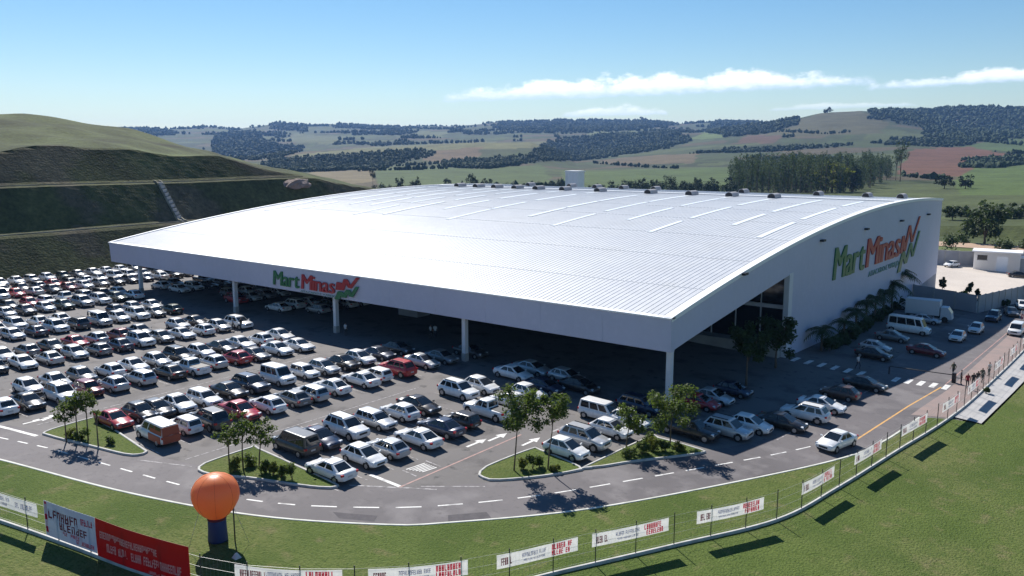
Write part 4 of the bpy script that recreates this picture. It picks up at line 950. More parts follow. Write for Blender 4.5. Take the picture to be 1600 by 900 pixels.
def shrub(X, Y, Z, r, h, label, m='leaf', seed=0, leaves=800, ls=.085, group='shrubs on the planted islands'):
    g = random.Random(seed); e = thing('shrub', label, 'shrub', (X, Y, Z), 0, group)
    cs = [(g.uniform(-.5, .5) * r, g.uniform(-.5, .5) * r, h * g.uniform(.25, .75)) for _ in range(6)]; rs_ = [r * g.uniform(.35, .6) for _ in cs]
    mb = MB()
    for c in cs[:4]: mb.tube([(0, 0, -.05), (c[0] * .5, c[1] * .5, c[2] * .5), c], [.03, .02, .01], 5)
    mb.build('stem', 'trunk', e); obj('foliage', leaf_mesh('foliage', cs, rs_, leaves, ls, m, 1., seed, .3), e); return e
def hpx(base, top, X, Y):   # height of a thing standing at (X, Y) whose top shows at that pixel row
    d0 = math.hypot(X, Y); dx, dy, dz = ray(*top); return CAM_H + d0 * dz / math.hypot(dx, dy) - zg(X, Y)
IT = [((803, 737), 603, 2.2, 4200, 'leafy tree on the island, left of two in front of the white hatchback', .5, 'leaf'), ((856, 735), 612, 1.5, 2000, 'slimmer leafy tree on the island in front of the white hatchback', .6, 'leaf'),
      ((978, 702), 633, 1.45, 1700, 'young tree standing between the two right islands before the parked cars', .4, 'leaf'), ((1047, 697), 595, 2.35, 4400, 'full leafy tree in front of the corner column and black pickup', .2, 'leaf'),
      ((104, 690), 622, 1.05, 650, 'thin tree at the left end of the left island', .0, 'leaf'), ((122, 690), 612, 1.0, 650, 'thin tree, second from the left on the left island', .0, 'leaf'), ((138, 689), 602, 1.15, 900, 'tallest thin tree in the middle of the left island', .1, 'leaf'), ((154, 700), 640, .5, 90, 'bare thin sapling at the right on the left island', .0, 'leaf'),
      ((359, 734), 662, 1.15, 700, 'thin tree, leftmost of three on the island behind the balloon', .0, 'leaf'), ((380, 733), 646, 1.2, 850, 'thin tree, middle of three on the island behind the balloon', .1, 'leaf'), ((405, 733), 655, 1.2, 800, 'thin tree, rightmost of three beside the dark van', .5, 'leaf')]
for i, (b, ty, cr, n, lab, lean, m) in enumerate(IT):
    X, Y = gnd(*b); h = hpx(b, (b[0], ty), X, Y)
    tree('young_tree', X, Y, zg(X, Y) + .1, h, cr, lab, 'tree', 'young trees on the planted islands', n, .11, m, .055, .45, 40 + i, 12, lean, .95, .3)
SH = [((112, 686), .7, .9, 'low bush under the thin trees at the left on the left island'), ((128, 690), .75, 1.0, 'low bush in the middle of the left island'), ((172, 697), .6, .6, 'low bush at the right tip side of the left island'),
      ((368, 738), .75, 1.2, 'dark bush at the foot of the thin trees behind the balloon'), ((392, 730), .7, 1.0, 'bush between the two right thin trees behind the balloon'), ((415, 741), .6, 1.2, 'upright bush, first of four in a line beside the dark van'), ((427, 745), .6, 1.2, 'upright bush, second of four in a line beside the dark van'), ((440, 748), .6, 1.2, 'upright bush, third of four in a line beside the dark van'), ((457, 750), .65, 1.4, 'upright bush, last and tallest of four beside the dark van'),
      ((818, 736), .6, 1.1, 'upright bush, left of three on the island with leafy trees'), ((832, 734), .6, 1.2, 'upright bush, middle of three on the island with leafy trees'), ((843, 732), .55, 1.2, 'upright bush, right of three on the island with leafy trees'), ((866, 738), .5, .5, 'low bush at the tip of the island with leafy trees'),
      ((985, 716), .8, 1., 'bush at the left end of the shrub island'), ((1003, 711), .85, 1.2, 'bush, second from the left on the shrub island'), ((1020, 706), .85, 1.3, 'bush in the middle of the shrub island'), ((1015, 694), .75, 1.2, 'bush at the back corner of the shrub island'), ((1040, 706), .8, 1.0, 'bush under the full tree on the shrub island'), ((1062, 705), .6, .7, 'low bush at the right end of the shrub island')]
for i, (q, r, h, lab) in enumerate(SH):
    X, Y = gnd(*q); shrub(X, Y, zg(X, Y) + .1, r, h, lab, 'leaf' if i % 3 else 'leaf_lime', 70 + i)
# dark trees and palms in the shade of the side wall
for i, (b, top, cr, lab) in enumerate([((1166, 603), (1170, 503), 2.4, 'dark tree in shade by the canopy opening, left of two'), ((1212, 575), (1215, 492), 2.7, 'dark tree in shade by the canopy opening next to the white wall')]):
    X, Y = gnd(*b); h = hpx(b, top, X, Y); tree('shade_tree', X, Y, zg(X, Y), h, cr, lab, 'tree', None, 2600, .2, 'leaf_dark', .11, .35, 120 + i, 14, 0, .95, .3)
def palm(X, Y, Z, h, fl, label, seed, nf=13):
    g = random.Random(seed); e = thing('palm', label, 'palm', (X, Y, Z), g.random() * 6, 'palms along the side wall')
    mb = MB(); mb.tube([(0, 0, -.1), (.05, 0, h * .5), (0, 0, h)], [.17, .14, .15], 8); mb.build('trunk', 'trunk', e)
    me = MB()
    for i in range(nf):
        a = 6.283 * i / nf + g.uniform(-.15, .15); up = g.uniform(.2, 1.1); pts = []
        for k in range(7):
            t = k / 6; r = fl * (t * math.cos(up) * (1 - .15 * t) + .25 * t * t); z = h + fl * (t * math.sin(up) - .75 * t * t); pts.append(Vector((math.cos(a) * r, math.sin(a) * r, z)))
        sd = Vector((-math.sin(a), math.cos(a), 0))
        for k in range(6):
            p, q = pts[k], pts[k + 1]
            for sgn in (-1, 1):
                for u in (0, .5):
                    b = p.lerp(q, u); w = fl * .36 * math.sin(math.pi * min(.97, (k + u + .6) / 6.6)) + .05
                    tip = b + sd * sgn * w + (q - p) * .9 + Vector((0, 0, -.10 * fl)); me.add([b, b + (q - p) * .45, tip], [(0, 1, 2)])
    me.build('fronds', 'leaf_dark', e)
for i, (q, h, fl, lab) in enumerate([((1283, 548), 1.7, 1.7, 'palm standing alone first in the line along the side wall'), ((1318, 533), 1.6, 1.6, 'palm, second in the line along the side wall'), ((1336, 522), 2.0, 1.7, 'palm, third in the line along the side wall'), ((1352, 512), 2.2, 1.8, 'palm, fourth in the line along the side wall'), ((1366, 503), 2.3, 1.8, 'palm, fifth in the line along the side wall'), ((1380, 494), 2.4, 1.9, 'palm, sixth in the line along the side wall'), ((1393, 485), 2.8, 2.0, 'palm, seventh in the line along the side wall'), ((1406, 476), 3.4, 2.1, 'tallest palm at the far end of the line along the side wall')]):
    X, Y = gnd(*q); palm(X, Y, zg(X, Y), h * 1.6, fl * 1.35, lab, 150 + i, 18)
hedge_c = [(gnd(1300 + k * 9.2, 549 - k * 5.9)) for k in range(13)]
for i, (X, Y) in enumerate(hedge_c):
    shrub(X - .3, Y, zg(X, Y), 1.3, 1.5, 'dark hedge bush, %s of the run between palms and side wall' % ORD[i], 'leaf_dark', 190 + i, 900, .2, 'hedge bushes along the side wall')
# conifers and a flowering bush by the yard wall
for i, (b, top, r, lab) in enumerate([((1469, 462), (1469, 433), .8, 'dark little tree at the rear corner of the hall'), ((1511, 470), (1509, 441), .75, 'dark pointed tree behind the boundary wall, taller of two'), ((1525, 472), (1525, 452), .5, 'dark pointed tree behind the boundary wall, shorter of two')]):
    X, Y = gnd(*b); h = hpx(b, top, X, Y); tree('small_conifer', X, Y + 1.2, zg(X, Y), h, r, lab, 'tree', None, 420, .2, 'leaf_dark', .06, .2, 220 + i, 8, 0, 1.6)
X, Y = gnd(1499, 472); shrub(X, Y + 1.5, zg(X, Y), 1.0, 2.2, 'tan leafy bush beside the pointed trees behind the boundary wall', 'leaf_lime', 231, 400, .2, None)
X, Y = gnd(1570, 480); shrub(X, Y, zg(X, Y), .9, 2., 'dark bush against the boundary wall behind the parked cars', 'leaf_dark', 232, 400, .2, None)
X, Y = gnd(1540, 616); shrub(X, Y, zg(X, Y) + .1, .5, .9, 'round dark clipped bush on the sidewalk beside the gate', 'leaf_dark', 233, 400, .1, None)

# trees beyond the site, each at its distance r (metres)
def far_tree(i, x, y_base_r, top_y, width_px, lab, m, leaves=500, sq=.9, base=.2, group='trees beyond the hall'):
    dx, dy, dz = ray(x, 300); r = y_base_r; k = r / math.hypot(dx, dy); X, Y = dx * k, dy * k; Z = ground_far(X, Y)
    dx, dy, dz = ray(x, top_y); h = CAM_H + r * dz / math.hypot(dx, dy) - Z; w = width_px / 1343 * r / 2
    tree('tree', X, Y, Z, h, w, lab, 'tree', group, int(leaves * 1.6), w * .085 + .08, m, w * .05, .12, 300 + i, 16, 0, min(1.5, max(.7, (h * .48) / w)), .4)
FT = [(1475, 690, 273, 28, 'round dark tree in the field, left of a pair', 'leaf_far'), (1508, 690, 274, 26, 'round dark tree in the field, right of a pair', 'leaf_far'),
      (1545, 300, 316, 62, 'broad tree beside the dirt road beyond the yard', 'leaf_dark'), (1492, 380, 322, 30, 'bushy tree beyond the yard next to the hall corner', 'leaf_dark'), (1517, 400, 322, 28, 'bushy tree left of the broad tree by the dirt road', 'leaf_dark'), (1582, 390, 318, 36, 'bushy tree right of the broad tree by the dirt road', 'leaf_dark'), (1606, 400, 321, 30, 'bushy tree at the right edge beyond the dirt road', 'leaf_dark'),
      (1300, 620, 252, 62, 'bright green spreading tree in front of the eucalyptus wood', 'leaf_lime'), (1332, 630, 262, 34, 'dark tree at the right flank of the bright green tree', 'leaf_far'),
      (1003, 640, 277, 18, 'small round tree behind the ridge vents, left of a row', 'leaf_far'), (1046, 640, 271, 22, 'taller tree in the row behind the roof ridge', 'leaf_far'), (1022, 645, 279, 16, 'small tree left of the taller one behind the ridge', 'leaf_far'), (1066, 645, 282, 14, 'low tree right of the taller one behind the ridge', 'leaf_far'), (1090, 640, 277, 18, 'round tree, third from the eucalyptus wood behind the ridge', 'leaf_far'), (1115, 640, 277, 22, 'round tree, second from the eucalyptus wood behind the ridge', 'leaf_far'), (1140, 640, 276, 20, 'round tree touching the eucalyptus wood behind the ridge', 'leaf_far'),
      (583, 760, 261, 12, 'lone dark tree at the end of the tan field', 'leaf_far'), (625, 640, 278, 22, 'leafy tree left behind the roof edge, first of a clump', 'leaf_far'), (648, 640, 276, 24, 'leafy tree behind the roof edge, second of a clump', 'leaf_far'), (736, 640, 272, 26, 'large leafy tree behind the left part of the roof', 'leaf_far'), (760, 640, 277, 22, 'leafy tree right of the large one behind the roof', 'leaf_far'), (698, 650, 280, 18, 'small tree behind the roof left of the large one', 'leaf_far'), (876, 640, 279, 14, 'tree just left of the white tank tower', 'leaf_far'), (862, 640, 282, 12, 'small tree two left of the white tank tower', 'leaf_far'), (955, 645, 283, 14, 'low tree behind the roof right of the tank tower', 'leaf_far'), (975, 645, 281, 13, 'low tree between the tank tower and the ridge row', 'leaf_far'),
      (1286, 2980, 166, 15, 'lone round tree on the bare hilltop', 'leaf_far'), (1002, 4900, 182, 13, 'large tree on the far skyline left of the bright field', 'leaf_far'), (1405, 820, 216, 22, 'tall dark tree at the right end of the eucalyptus wood', 'leaf_euc'), (1398, 850, 232, 16, 'dark tree below the tall one at the wood edge', 'leaf_euc')]
for i, (x, r, ty, w, lab, m) in enumerate(FT): far_tree(i, x, r, ty, w, lab, m, 700 if r < 500 else 420)
for i, (x, r, ty, w) in enumerate([(1490, 262, 362, 46), (1505, 300, 374, 26), (1570, 285, 378, 40), (1600, 290, 376, 40)]):
    dx, dy, dz = ray(x, 380); k = r / math.hypot(dx, dy); X, Y = dx * k, dy * k; Z = ground_far(X, Y); dx, dy, dz = ray(x, ty); h = max(1.2, CAM_H + r * dz / math.hypot(dx, dy) - Z)
    shrub(X, Y, Z, w / 1343 * r / 2, h, 'scrub bush on the bank behind the yard, %s from the hall' % ORD[i], 'leaf_dark', 260 + i, 600, .35, 'scrub on the bank behind the yard')
# the eucalyptus wood: a mass of tall narrow crowns
EP = [(1150, 302), (1140, 286), (1170, 274), (1260, 269), (1370, 264), (1402, 268), (1390, 284), (1335, 302)]
def scatter(poly_test, rlo, rhi, azlo, azhi, n, seed):
    g = np.random.default_rng(seed); a = g.uniform(azlo, azhi, n); r = np.exp(g.uniform(math.log(rlo), math.log(rhi), n)); X = r * np.sin(az0 + a); Y = r * np.cos(az0 + a); Z = far_np(X, Y)
    m = poly_test(X, Y, Z); return X[m], Y[m], Z[m], r[m]
def px_azi(x): return math.atan((x - 800) / 1343)
X, Y, Z, r = scatter(lambda X, Y, Z: inpoly(*px_np(X, Y, Z), EP), 590, 1350, px_azi(1130), px_azi(1410), 2600, 5)
sel = slice(0, 520); cs = []; rs_ = []
g = np.random.default_rng(9); mbw = MB()
for x, y, z in zip(X[sel], Y[sel], Z[sel]):
    h = g.uniform(13, 27); w = g.uniform(2.4, 4.0); mbw.tube([(x, y, z - .5), (x, y, z + h * .8)], [.3, .12], 4, 0, False)
    for t in (.14, .32, .50, .66, .80, .93): cs.append((x + g.uniform(-1.2, 1.2), y + g.uniform(-1.2, 1.2), z + h * t)); rs_.append(w * g.uniform(.7, 1.1) * (1.05 - .5 * abs(t - .55) * 1.6))
wood = obj('eucalyptus_wood', leaf_mesh('eucalyptus_wood', cs, rs_, 110000, .62, 'leaf_euc', 1.2, 6, .5)); tag(wood, 'dense eucalyptus wood on the slope to the right behind the hall', 'wood', None, 'stuff')
wt_ = obj('wood_trunks', mbw.mesh('wood_trunks', 'trunk'), wood); wt_['kind'] = 'stuff'
# hedge-like belt of low trees just behind the hall
cs = []; rs_ = []
for x in np.arange(586, 1152, 3.2):
    rr_ = g.uniform(590, 670); dx, dy, dz = ray(x, 300); kq = rr_ / math.hypot(dx, dy); h = g.uniform(3., 7.) * (1.25 if x > 980 else 1.)
    for t in (.25, .6): cs.append((dx * kq + g.uniform(-2, 2), dy * kq + g.uniform(-2, 2), ground_far(dx * kq, dy * kq) + h * t)); rs_.append(h * g.uniform(.3, .5))
tag(obj('tree_belt', leaf_mesh('tree_belt', cs, rs_, 22000, .55, 'leaf_far', 1., 12, .4)), 'low dark belt of scrub and trees behind the roof ridge', 'tree belt', None, 'stuff')
# distant woods and hedgerows
ico = bmesh.new(); bmesh.ops.create_icosphere(ico, subdivisions=1, radius=1.); IV = np.array([v.co[:] for v in ico.verts]); IF = np.array([[v.index for v in f.verts] for f in ico.faces]); ico.free()
X, Y, Z, r = scatter(lambda X, Y, Z: wood_mask(X, Y, Z)[0], 950, 5300, -.60, .60, 90000, 8)
k = min(len(X), 26000); X, Y, Z, r = X[:k], Y[:k], Z[:k], r[:k]
# hedgerow lines and loose trees in the fields
HL = [[(930, 256), (1010, 262), (1060, 264)], [(590, 262), (700, 256), (860, 250)], [(700, 300), (820, 296), (880, 294)], [(1410, 276), (1450, 280), (1480, 282)], [(1140, 212), (1220, 206), (1290, 210), (1330, 207)], [(1480, 218), (1540, 222), (1600, 228)], [(430, 262), (500, 258), (560, 252)], [(1500, 252), (1560, 248), (1600, 244)], [(640, 226), (760, 222)], [(560, 268), (640, 266), (700, 264)]]
LX = []
for line in HL:
    for (xa, ya), (xb, yb) in zip(line, line[1:]):
        for t in np.arange(0, 1, 4. / max(4, abs(xb - xa))):
            x = xa + (xb - xa) * t + g.uniform(-2, 2); yy = ya + (yb - ya) * t
            # walk out along the ray until the ground is met
            dx, dy, dz = ray(x, yy); rr_ = np.linspace(500, 5200, 240); kk_ = rr_ / math.hypot(dx, dy); zz = far_np(dx * kk_, dy * kk_); hit = np.nonzero(CAM_H + dz * kk_ < zz)[0]
            if len(hit): LX.append((dx * kk_[hit[0]], dy * kk_[hit[0]], zz[hit[0]]))
LX = np.array(LX); X = np.concatenate([X, LX[:, 0]]); Y = np.concatenate([Y, LX[:, 1]]); Z = np.concatenate([Z, LX[:, 2]])
n = len(X); r = np.hypot(X, Y); s = (g.uniform(2.4, 5.8, n) * np.clip(r / 2600, .6, 1.4))
P = (IV[None] * (1 + .35 * g.normal(size=(n, len(IV), 1)).clip(-1, 1)) * s[:, None, None] * np.array((1, 1, 1.15)) + np.stack([X, Y, Z + s * .8], 1)[:, None]).reshape(-1, 3)
Fi = (IF[None] + (np.arange(n) * len(IV))[:, None, None]).reshape(-1, 3)
me = bpy.data.meshes.new('far_woods'); me.from_pydata(P.tolist(), [], Fi.tolist()); me.materials.append(M['leaf_far'])
tag(obj('far_woods', me), 'distant dark woods and hedgerows spread over the far hills', 'woods', None, 'stuff')
# far village: small white houses
hm = MB(); hm.box(-6, -4, 0, 6, 4, 5); hm.add([(-6.4, -4.4, 5.), (6.4, -4.4, 5.), (6.4, 4.4, 5.), (-6.4, 4.4, 5.), (-6.4, 0, 7.), (6.4, 0, 7.)], [(0, 1, 5, 4), (2, 3, 4, 5), (0, 4, 3), (1, 2, 5)], 1); house_me = hm.mesh('far_house', ['tank', 'soil'])
for hi_, q in enumerate([(272, 1650), (282, 1660), (296, 1640), (306, 1680), (318, 1650), (328, 1665), (343, 1640), (1482, 3200), (1494, 3230), (1506, 3260), (1518, 3180)]):
    dx, dy, dz = ray(q[0], 233); kq = q[1] / math.hypot(dx, dy); o = obj('far_house', house_me, None, (dx * kq, dy * kq, ground_far(dx * kq, dy * kq)), (0, 0, g.uniform(0, 3)))
    if q[1] < 2000: tag(o, 'tiny white house in the far village beyond the left hill, %s from the left' % ORD[hi_], 'house', 'houses of the far village')
    else: tag(o, 'tiny pale house on the far right wooded hillside, %s from the left' % ORD[hi_ - 7], 'house', 'houses on the far right hillside')
# dirt road beyond the yard
dr = []
for x in range(1450, 1720, 30): dr.append(ray(x, 370))
L_ = []; R_ = []
for dx, dy, dz in dr:
    for lst, rr_ in ((L_, 281), (R_, 299)):
        kq = rr_ / math.hypot(dx, dy); lst.append((dx * kq, dy * kq, ground_far(dx * kq, dy * kq) + .12))
struct(MB().add(L_ + R_, [(i, i + 1, len(L_) + i + 1, len(L_) + i) for i in range(len(L_) - 1)]).build('dirt_road', 'dirt'))

# ================================================================== fence, banners, balloon
fence = thing('fence', 'dark post and wire fence on a low concrete kerb round the lawn', 'fence', (-30, 33.8, zg(-30, 33.8)))
s0 = FENCE.near((-62, 19.4)); s1 = FENCE.len - 4
pts = [FENCE.at(s)[0] for s in np.arange(s0, s1, 1.0)]
kb = kerb('plinth', pts, .20, .30, 'kerb'); part(kb, fence)
post_me = MB().tube([(0, 0, -.2), (0, 0, 2.35)], .035, 6, smooth=False).mesh('post', 'post')
s = FENCE.near((-22.64, 49.82)); 
while s > s0 + 3: s -= 2.98
PS = []
while s < s1:
    c, d = FENCE.at(s); part(obj('post', post_me, None, (c[0], c[1], zg(*c) + .1)), fence); PS.append(s); s += 2.98
for a, b in zip(PS, PS[1:]):
    mb = MB(); (ca_, da), (cb_, db) = FENCE.at(a), FENCE.at(b); pa = Vector((ca_[0], ca_[1], zg(*ca_))); pb = Vector((cb_[0], cb_[1], zg(*cb_)))
    for h in (.45, 1.05, 1.65, 2.25): mb.tube([pa + Vector((0, 0, h)), pb + Vector((0, 0, h))], .008, 3, 0, False, False)
    nv = 12
    for k in range(nv):
        q = pa.lerp(pb, (k + .5) / nv); mb.tube([q + Vector((0, 0, .35)), q + Vector((0, 0, 2.25))], .0035, 3, 0, False, False)
    part(mb.build('wire_panel', 'wire'), fence)
def pseudo(mb, P, u0, u1, w0, w1, n, seed):
    """strokes like blurred block letters between u0..u1, w0..w1; P(u, w) gives the point on the cloth"""
    g = random.Random(seed); n = int(n * 1.5); cw = (u1 - u0) / n
    def quad(a, b, c, d): mb.add([P(a, c), P(b, c), P(b, d), P(a, d)], [(0, 1, 2, 3)])
    for i in range(n):
        a = u0 + cw * i; b = a + cw * .78; st = cw * (.36 if w1 - w0 > .35 else .27); hh = (w1 - w0)
        if g.random() < .08: continue
        k = g.randrange(6)
        quad(a, a + st, w0, w1)
        if k in (0, 1, 4): quad(b - st, b, w0, w1)
        if k in (0, 2, 3): quad(a, b, w1 - hh * .2, w1)
        if k in (1, 2, 5): quad(a, b, w0, w0 + hh * .2)
        if k in (1, 3, 4, 2): quad(a, b, w0 + hh * .42, w0 + hh * .6)
def banner(a, b, z0, z1, label, m='bannerw', prints=(), group='white banners along the fence', off=.07):
    """cloth hung on the outer side of the fence between arc lengths a and b"""
    def P0(u, w, o):
        c, d = FENCE.at(a + (b - a) * u); zz = zg(*c) + z0 + (z1 - z0) * w - .05 * math.sin(math.pi * u) * (1 if w > .5 else .6)
        wv = .03 * math.sin(u * 17 + w * 2) * math.sin(math.pi * w)
        return Vector((c[0] + d[1] * (off + o + wv), c[1] - d[0] * (off + o + wv), zz))
    c, d = FENCE.at((a + b) / 2); e = thing('banner', label, 'banner', (c[0], c[1], zg(*c) + z0), 0, group)
    mb = MB(); n = 14; vs = []
    for o_ in (0, .012):
        for i in range(n + 1):
            for w in (0, .33, .66, 1): vs.append(P0(i / n, w, o_))
    N = (n + 1) * 4; fs = []
    for i in range(n):
        for k in range(3):
            q = (i * 4 + k, (i + 1) * 4 + k, (i + 1) * 4 + k + 1, i * 4 + k + 1); fs.append(tuple(x + N for x in q)); fs.append(q[::-1])
    for i in range(n): fs += [(i * 4, i * 4 + N, (i + 1) * 4 + N, (i + 1) * 4), (i * 4 + 3, (i + 1) * 4 + 3, (i + 1) * 4 + 3 + N, i * 4 + 3 + N)]
    mb.add(vs, fs); part(mb.build('cloth', m), e)
    for j, (u0, u1, w0, w1, nn, pm) in enumerate(prints):
        mb = MB(); pseudo(mb, lambda u, w: P0(u, w, .018), u0, u1, w0, w1, nn, int(a * 10) + j); part(mb.build('lettering', pm), e)['kind'] = 'stuff'
    return e
PRN = [(.05, .20, .22, .74, 5, 'print_grey'), (.30, .62, .48, .80, 12, 'print_blue'), (.31, .60, .18, .34, 18, 'print_blue'), (.67, .93, .52, .92, 6, 'print_red'), (.67, .93, .08, .46, 6, 'print_red')]
PRL = [(.02, .2, .1, .85, 5, 'print_red'), (.26, .62, .50, .82, 14, 'print_blue'), (.27, .58, .16, .36, 15, 'print_blue'), (.7, .93, .3, .7, 8, 'print_blue')]
sn = lambda X, Y: FENCE.near((X, Y))
banner(sn(-61.5, 19.5), sn(-54.75, 21.1), 1.35, 2.25, 'white banner at the left edge of the lawn fence', prints=PRL)
a0 = sn(-39.3, 24.8); banner(a0, a0 + 6.0, 1.35, 2.25, 'white banner below the balloon shadow at the bottom edge', prints=[(.05, .30, .25, .75, 10, 'print_grey')] + PRN[1:])
a0 = sn(-29.9, 33.75); banner(a0 - 5.6, a0, 1.35, 2.25, 'white banner at the bottom edge, left of the first whole one', prints=PRN)
for i, ((xa, ya), (xb, yb)) in enumerate([((-29.15, 35.5), (-26.95, 40.4)), ((-26.6, 41.3), (-24.2, 46.5)), ((-23.2, 48.6), (-20.9, 53.9)), ((-19.95, 58.0), (-18.9, 62.8)), ((-18.45, 66.2), (-17.75, 71.4)), ((-17.3, 75.7), (-16.5, 81.6)), ((-16.1, 85.5), (-15.65, 91.)), ((-15.5, 94.4), (-15.3, 99.6)), ((-15.2, 108), (-15.1, 113.4)), ((-15.05, 118), (-15., 123.4)), ((-14.95, 127.6), (-14.9, 133.))]):
    banner(sn(xa, ya), sn(xb, yb), 1.35, 2.22, 'white banner with blue and red print, %s whole one from the bottom edge' % ORD[i], prints=PRN)
c0, c1, c2 = sn(-53.95, 21.2), sn(-49.35, 22.05), sn(-42.0, 23.75)
banner(c0, c1 - .02, .42, 2.72, 'pale blue banner with maroon print at lower left beside the red one', 'bannerp', [(.08, .66, .54, .80, 5, 'print_grey'), (.28, .84, .30, .52, 5, 'print_grey'), (.34, .72, .18, .28, 8, 'print_red'), (.60, .95, .06, .18, 7, 'print_red'), (.01, .07, .1, .98, 1, 'print_red'), (.72, .94, .66, .84, 5, 'print_red')], None)
banner(c1 + .02, c2, .30, 2.72, 'long red banner with two lines of white print at lower left', 'bannerr', [(.05, .68, .52, .70, 21, 'print_white'), (.12, .92, .20, .42, 25, 'print_white'), (.58, .97, .03, .10, 22, 'print_white')], None)
# inflatable balloon
bx_, by_ = gnd(341, 846); bl = thing('advertising_balloon', 'large orange inflatable ball on a blue cylinder standing on the lawn', 'balloon', (bx_, by_, zg(bx_, by_) + .1))
prof = [(.50, 1.55), (.62, 1.62), (.86, 1.82), (1.16, 2.18), (1.38, 2.6), (1.47, 3.0), (1.46, 3.3), (1.36, 3.66), (1.16, 3.98), (.86, 4.22), (.5, 4.37), (.16, 4.42), (.02, 4.40)]
NS = 28; rings = [[(math.cos(6.2832 * k / NS) * r_ * (1 - .012 * (k % 2)), math.sin(6.2832 * k / NS) * r_ * (1 - .012 * (k % 2)), z_) for k in range(NS)] for r_, z_ in prof]
MB().loft(rings).build('ball', 'orange', bl)
rings = [[(math.cos(6.2832 * k / 20) * r_, math.sin(6.2832 * k / 20) * r_, z_) for k in range(20)] for r_, z_ in ((.60, 0), (.62, .1), (.57, .8), (.56, 1.5), (.50, 1.6))]
MB().loft(rings).build('cylinder', 'navy', bl)
rings = [[(math.cos(6.2832 * k / 20) * r_, math.sin(6.2832 * k / 20) * r_, z_) for k in range(20)] for r_, z_ in ((.565, 1.42), (.59, 1.46), (.60, 1.60), (.52, 1.64))]
MB().loft(rings).build('collar', 'print_grey', bl)
for k in range(8):
    a = 6.2832 * k / 8 + .2; MB().tube([(math.cos(a) * (r_ + .004), math.sin(a) * (r_ + .004), z_) for r_, z_ in prof[1:-1]], .006, 4).build('seam', 'vinyl', bl)
for k in range(3):
    a = 2.1 * k + .5; MB().tube([(math.cos(a) * 1.2, math.sin(a) * 1.2, 2.25), (math.cos(a) * 2.1, math.sin(a) * 2.1, .0)], .012, 4).build('tether', 'wire', bl)
fx, fy = gnd(367.5, 848); tag(MB().tube([(fx, fy, zg(fx, fy)), (fx, fy, zg(fx, fy) + 3.3)], .045, 8).build('pole', 'post'), 'thin dark pole standing just right of the orange balloon', 'pole')
sx_, sy_ = gnd(370, 874); tag(MB().loft([[(sx_ - .22, sy_ - .22, zg(sx_, sy_) + .1), (sx_ + .22, sy_ - .22, zg(sx_, sy_) + .1), (sx_ + .22, sy_ + .22, zg(sx_, sy_) + .1), (sx_ - .22, sy_ + .22, zg(sx_, sy_) + .1)], [(sx_ - .05, sy_ - .05, zg(sx_, sy_) + .42), (sx_ + .05, sy_ - .05, zg(sx_, sy_) + .42), (sx_ + .05, sy_ + .05, zg(sx_, sy_) + .42), (sx_ - .05, sy_ + .05, zg(sx_, sy_) + .42)]], smooth=False).build('ground_anchor', 'bannerw'), 'small pale anchor block inside the balloon shadow', 'anchor')

# ================================================================== yard walls, gatehouse, barrier
def wall(P, h, label, name='boundary_wall', m='cwall'):
    e = thing(name, label, 'wall', (P[0][0], P[0][1], zg(*P[0])))
    pa = Path(P); n = max(1, int(pa.len / 3.)); L = pa.len / n
    for i in range(n):
        (a, d), (b, _) = pa.at(i * L), pa.at((i + 1) * L - 1e-4); nx = np.array((-d[1], d[0])); z = min(zg(*a), zg(*b))
        a2 = a + d * .12; b2 = b - d * .12 if np.linalg.norm(b - a) > .5 else b
        q = [a2 + nx * .06, b2 + nx * .06, b2 - nx * .06, a2 - nx * .06]
        part(MB().hexa([(v[0], v[1], z - .4) for v in q] + [(v[0], v[1], z + h) for v in q]).build('panel', m), e)
        q = [a + nx * .13 - d * .13, a + nx * .13 + d * .13, a - nx * .13 + d * .13, a - nx * .13 - d * .13]
        part(MB().hexa([(v[0], v[1], z - .4) for v in q] + [(v[0], v[1], z + h + .12) for v in q]).build('pier', 'concrete'), e)
wall([(-36.2, 161.2), (-25.4, 157.4)], 3.0, 'dark grey panel wall across the end of the shaded side lane')
wall([(-25.2, 157.5), (-21.2, 180.), (-16.5, 208)], 3.0, 'grey panel wall running off right behind the parked cars')
wall([(-52, 216), (-43, 218.6), (-25, 231), (-10, 238)], 3.4, 'grey wall closing the far side of the gravel yard')
hx, hy = gnd(1520, 420); gh = thing('gatehouse', 'small pale gatehouse with flat white roof in the gravel yard', 'building', (hx, hy, zg(hx, hy)), .12)
MB().box(0, 0, -.3, 9.2, 5.0, 4.0).build('wall', 'bannerw', gh); MB().box(-.4, -.5, 4.0, 9.6, 5.4, 4.28).build('roof', 'trimw', gh)
w_ = MB().box(.7, -.03, 2.2, 2.7, .03, 3.3).build('window', 'glass', gh); MB().box(.6, -.05, 2.08, 2.8, .02, 2.2).build('sill', 'concrete', w_); MB().box(1.66, -.05, 2.2, 1.74, -.03, 3.3).build('frame', 'steel', w_)
MB().box(4.6, -.05, -.2, 6.8, .05, 3.2).build('door', 'trimw', gh); MB().box(9.2, .8, -.3, 12.4, 4.6, 2.9).build('annex', 'cwall', gh); MB().box(9.2, .6, 2.9, 12.6, 4.8, 3.1).build('annex_roof', 'trimw', gh)
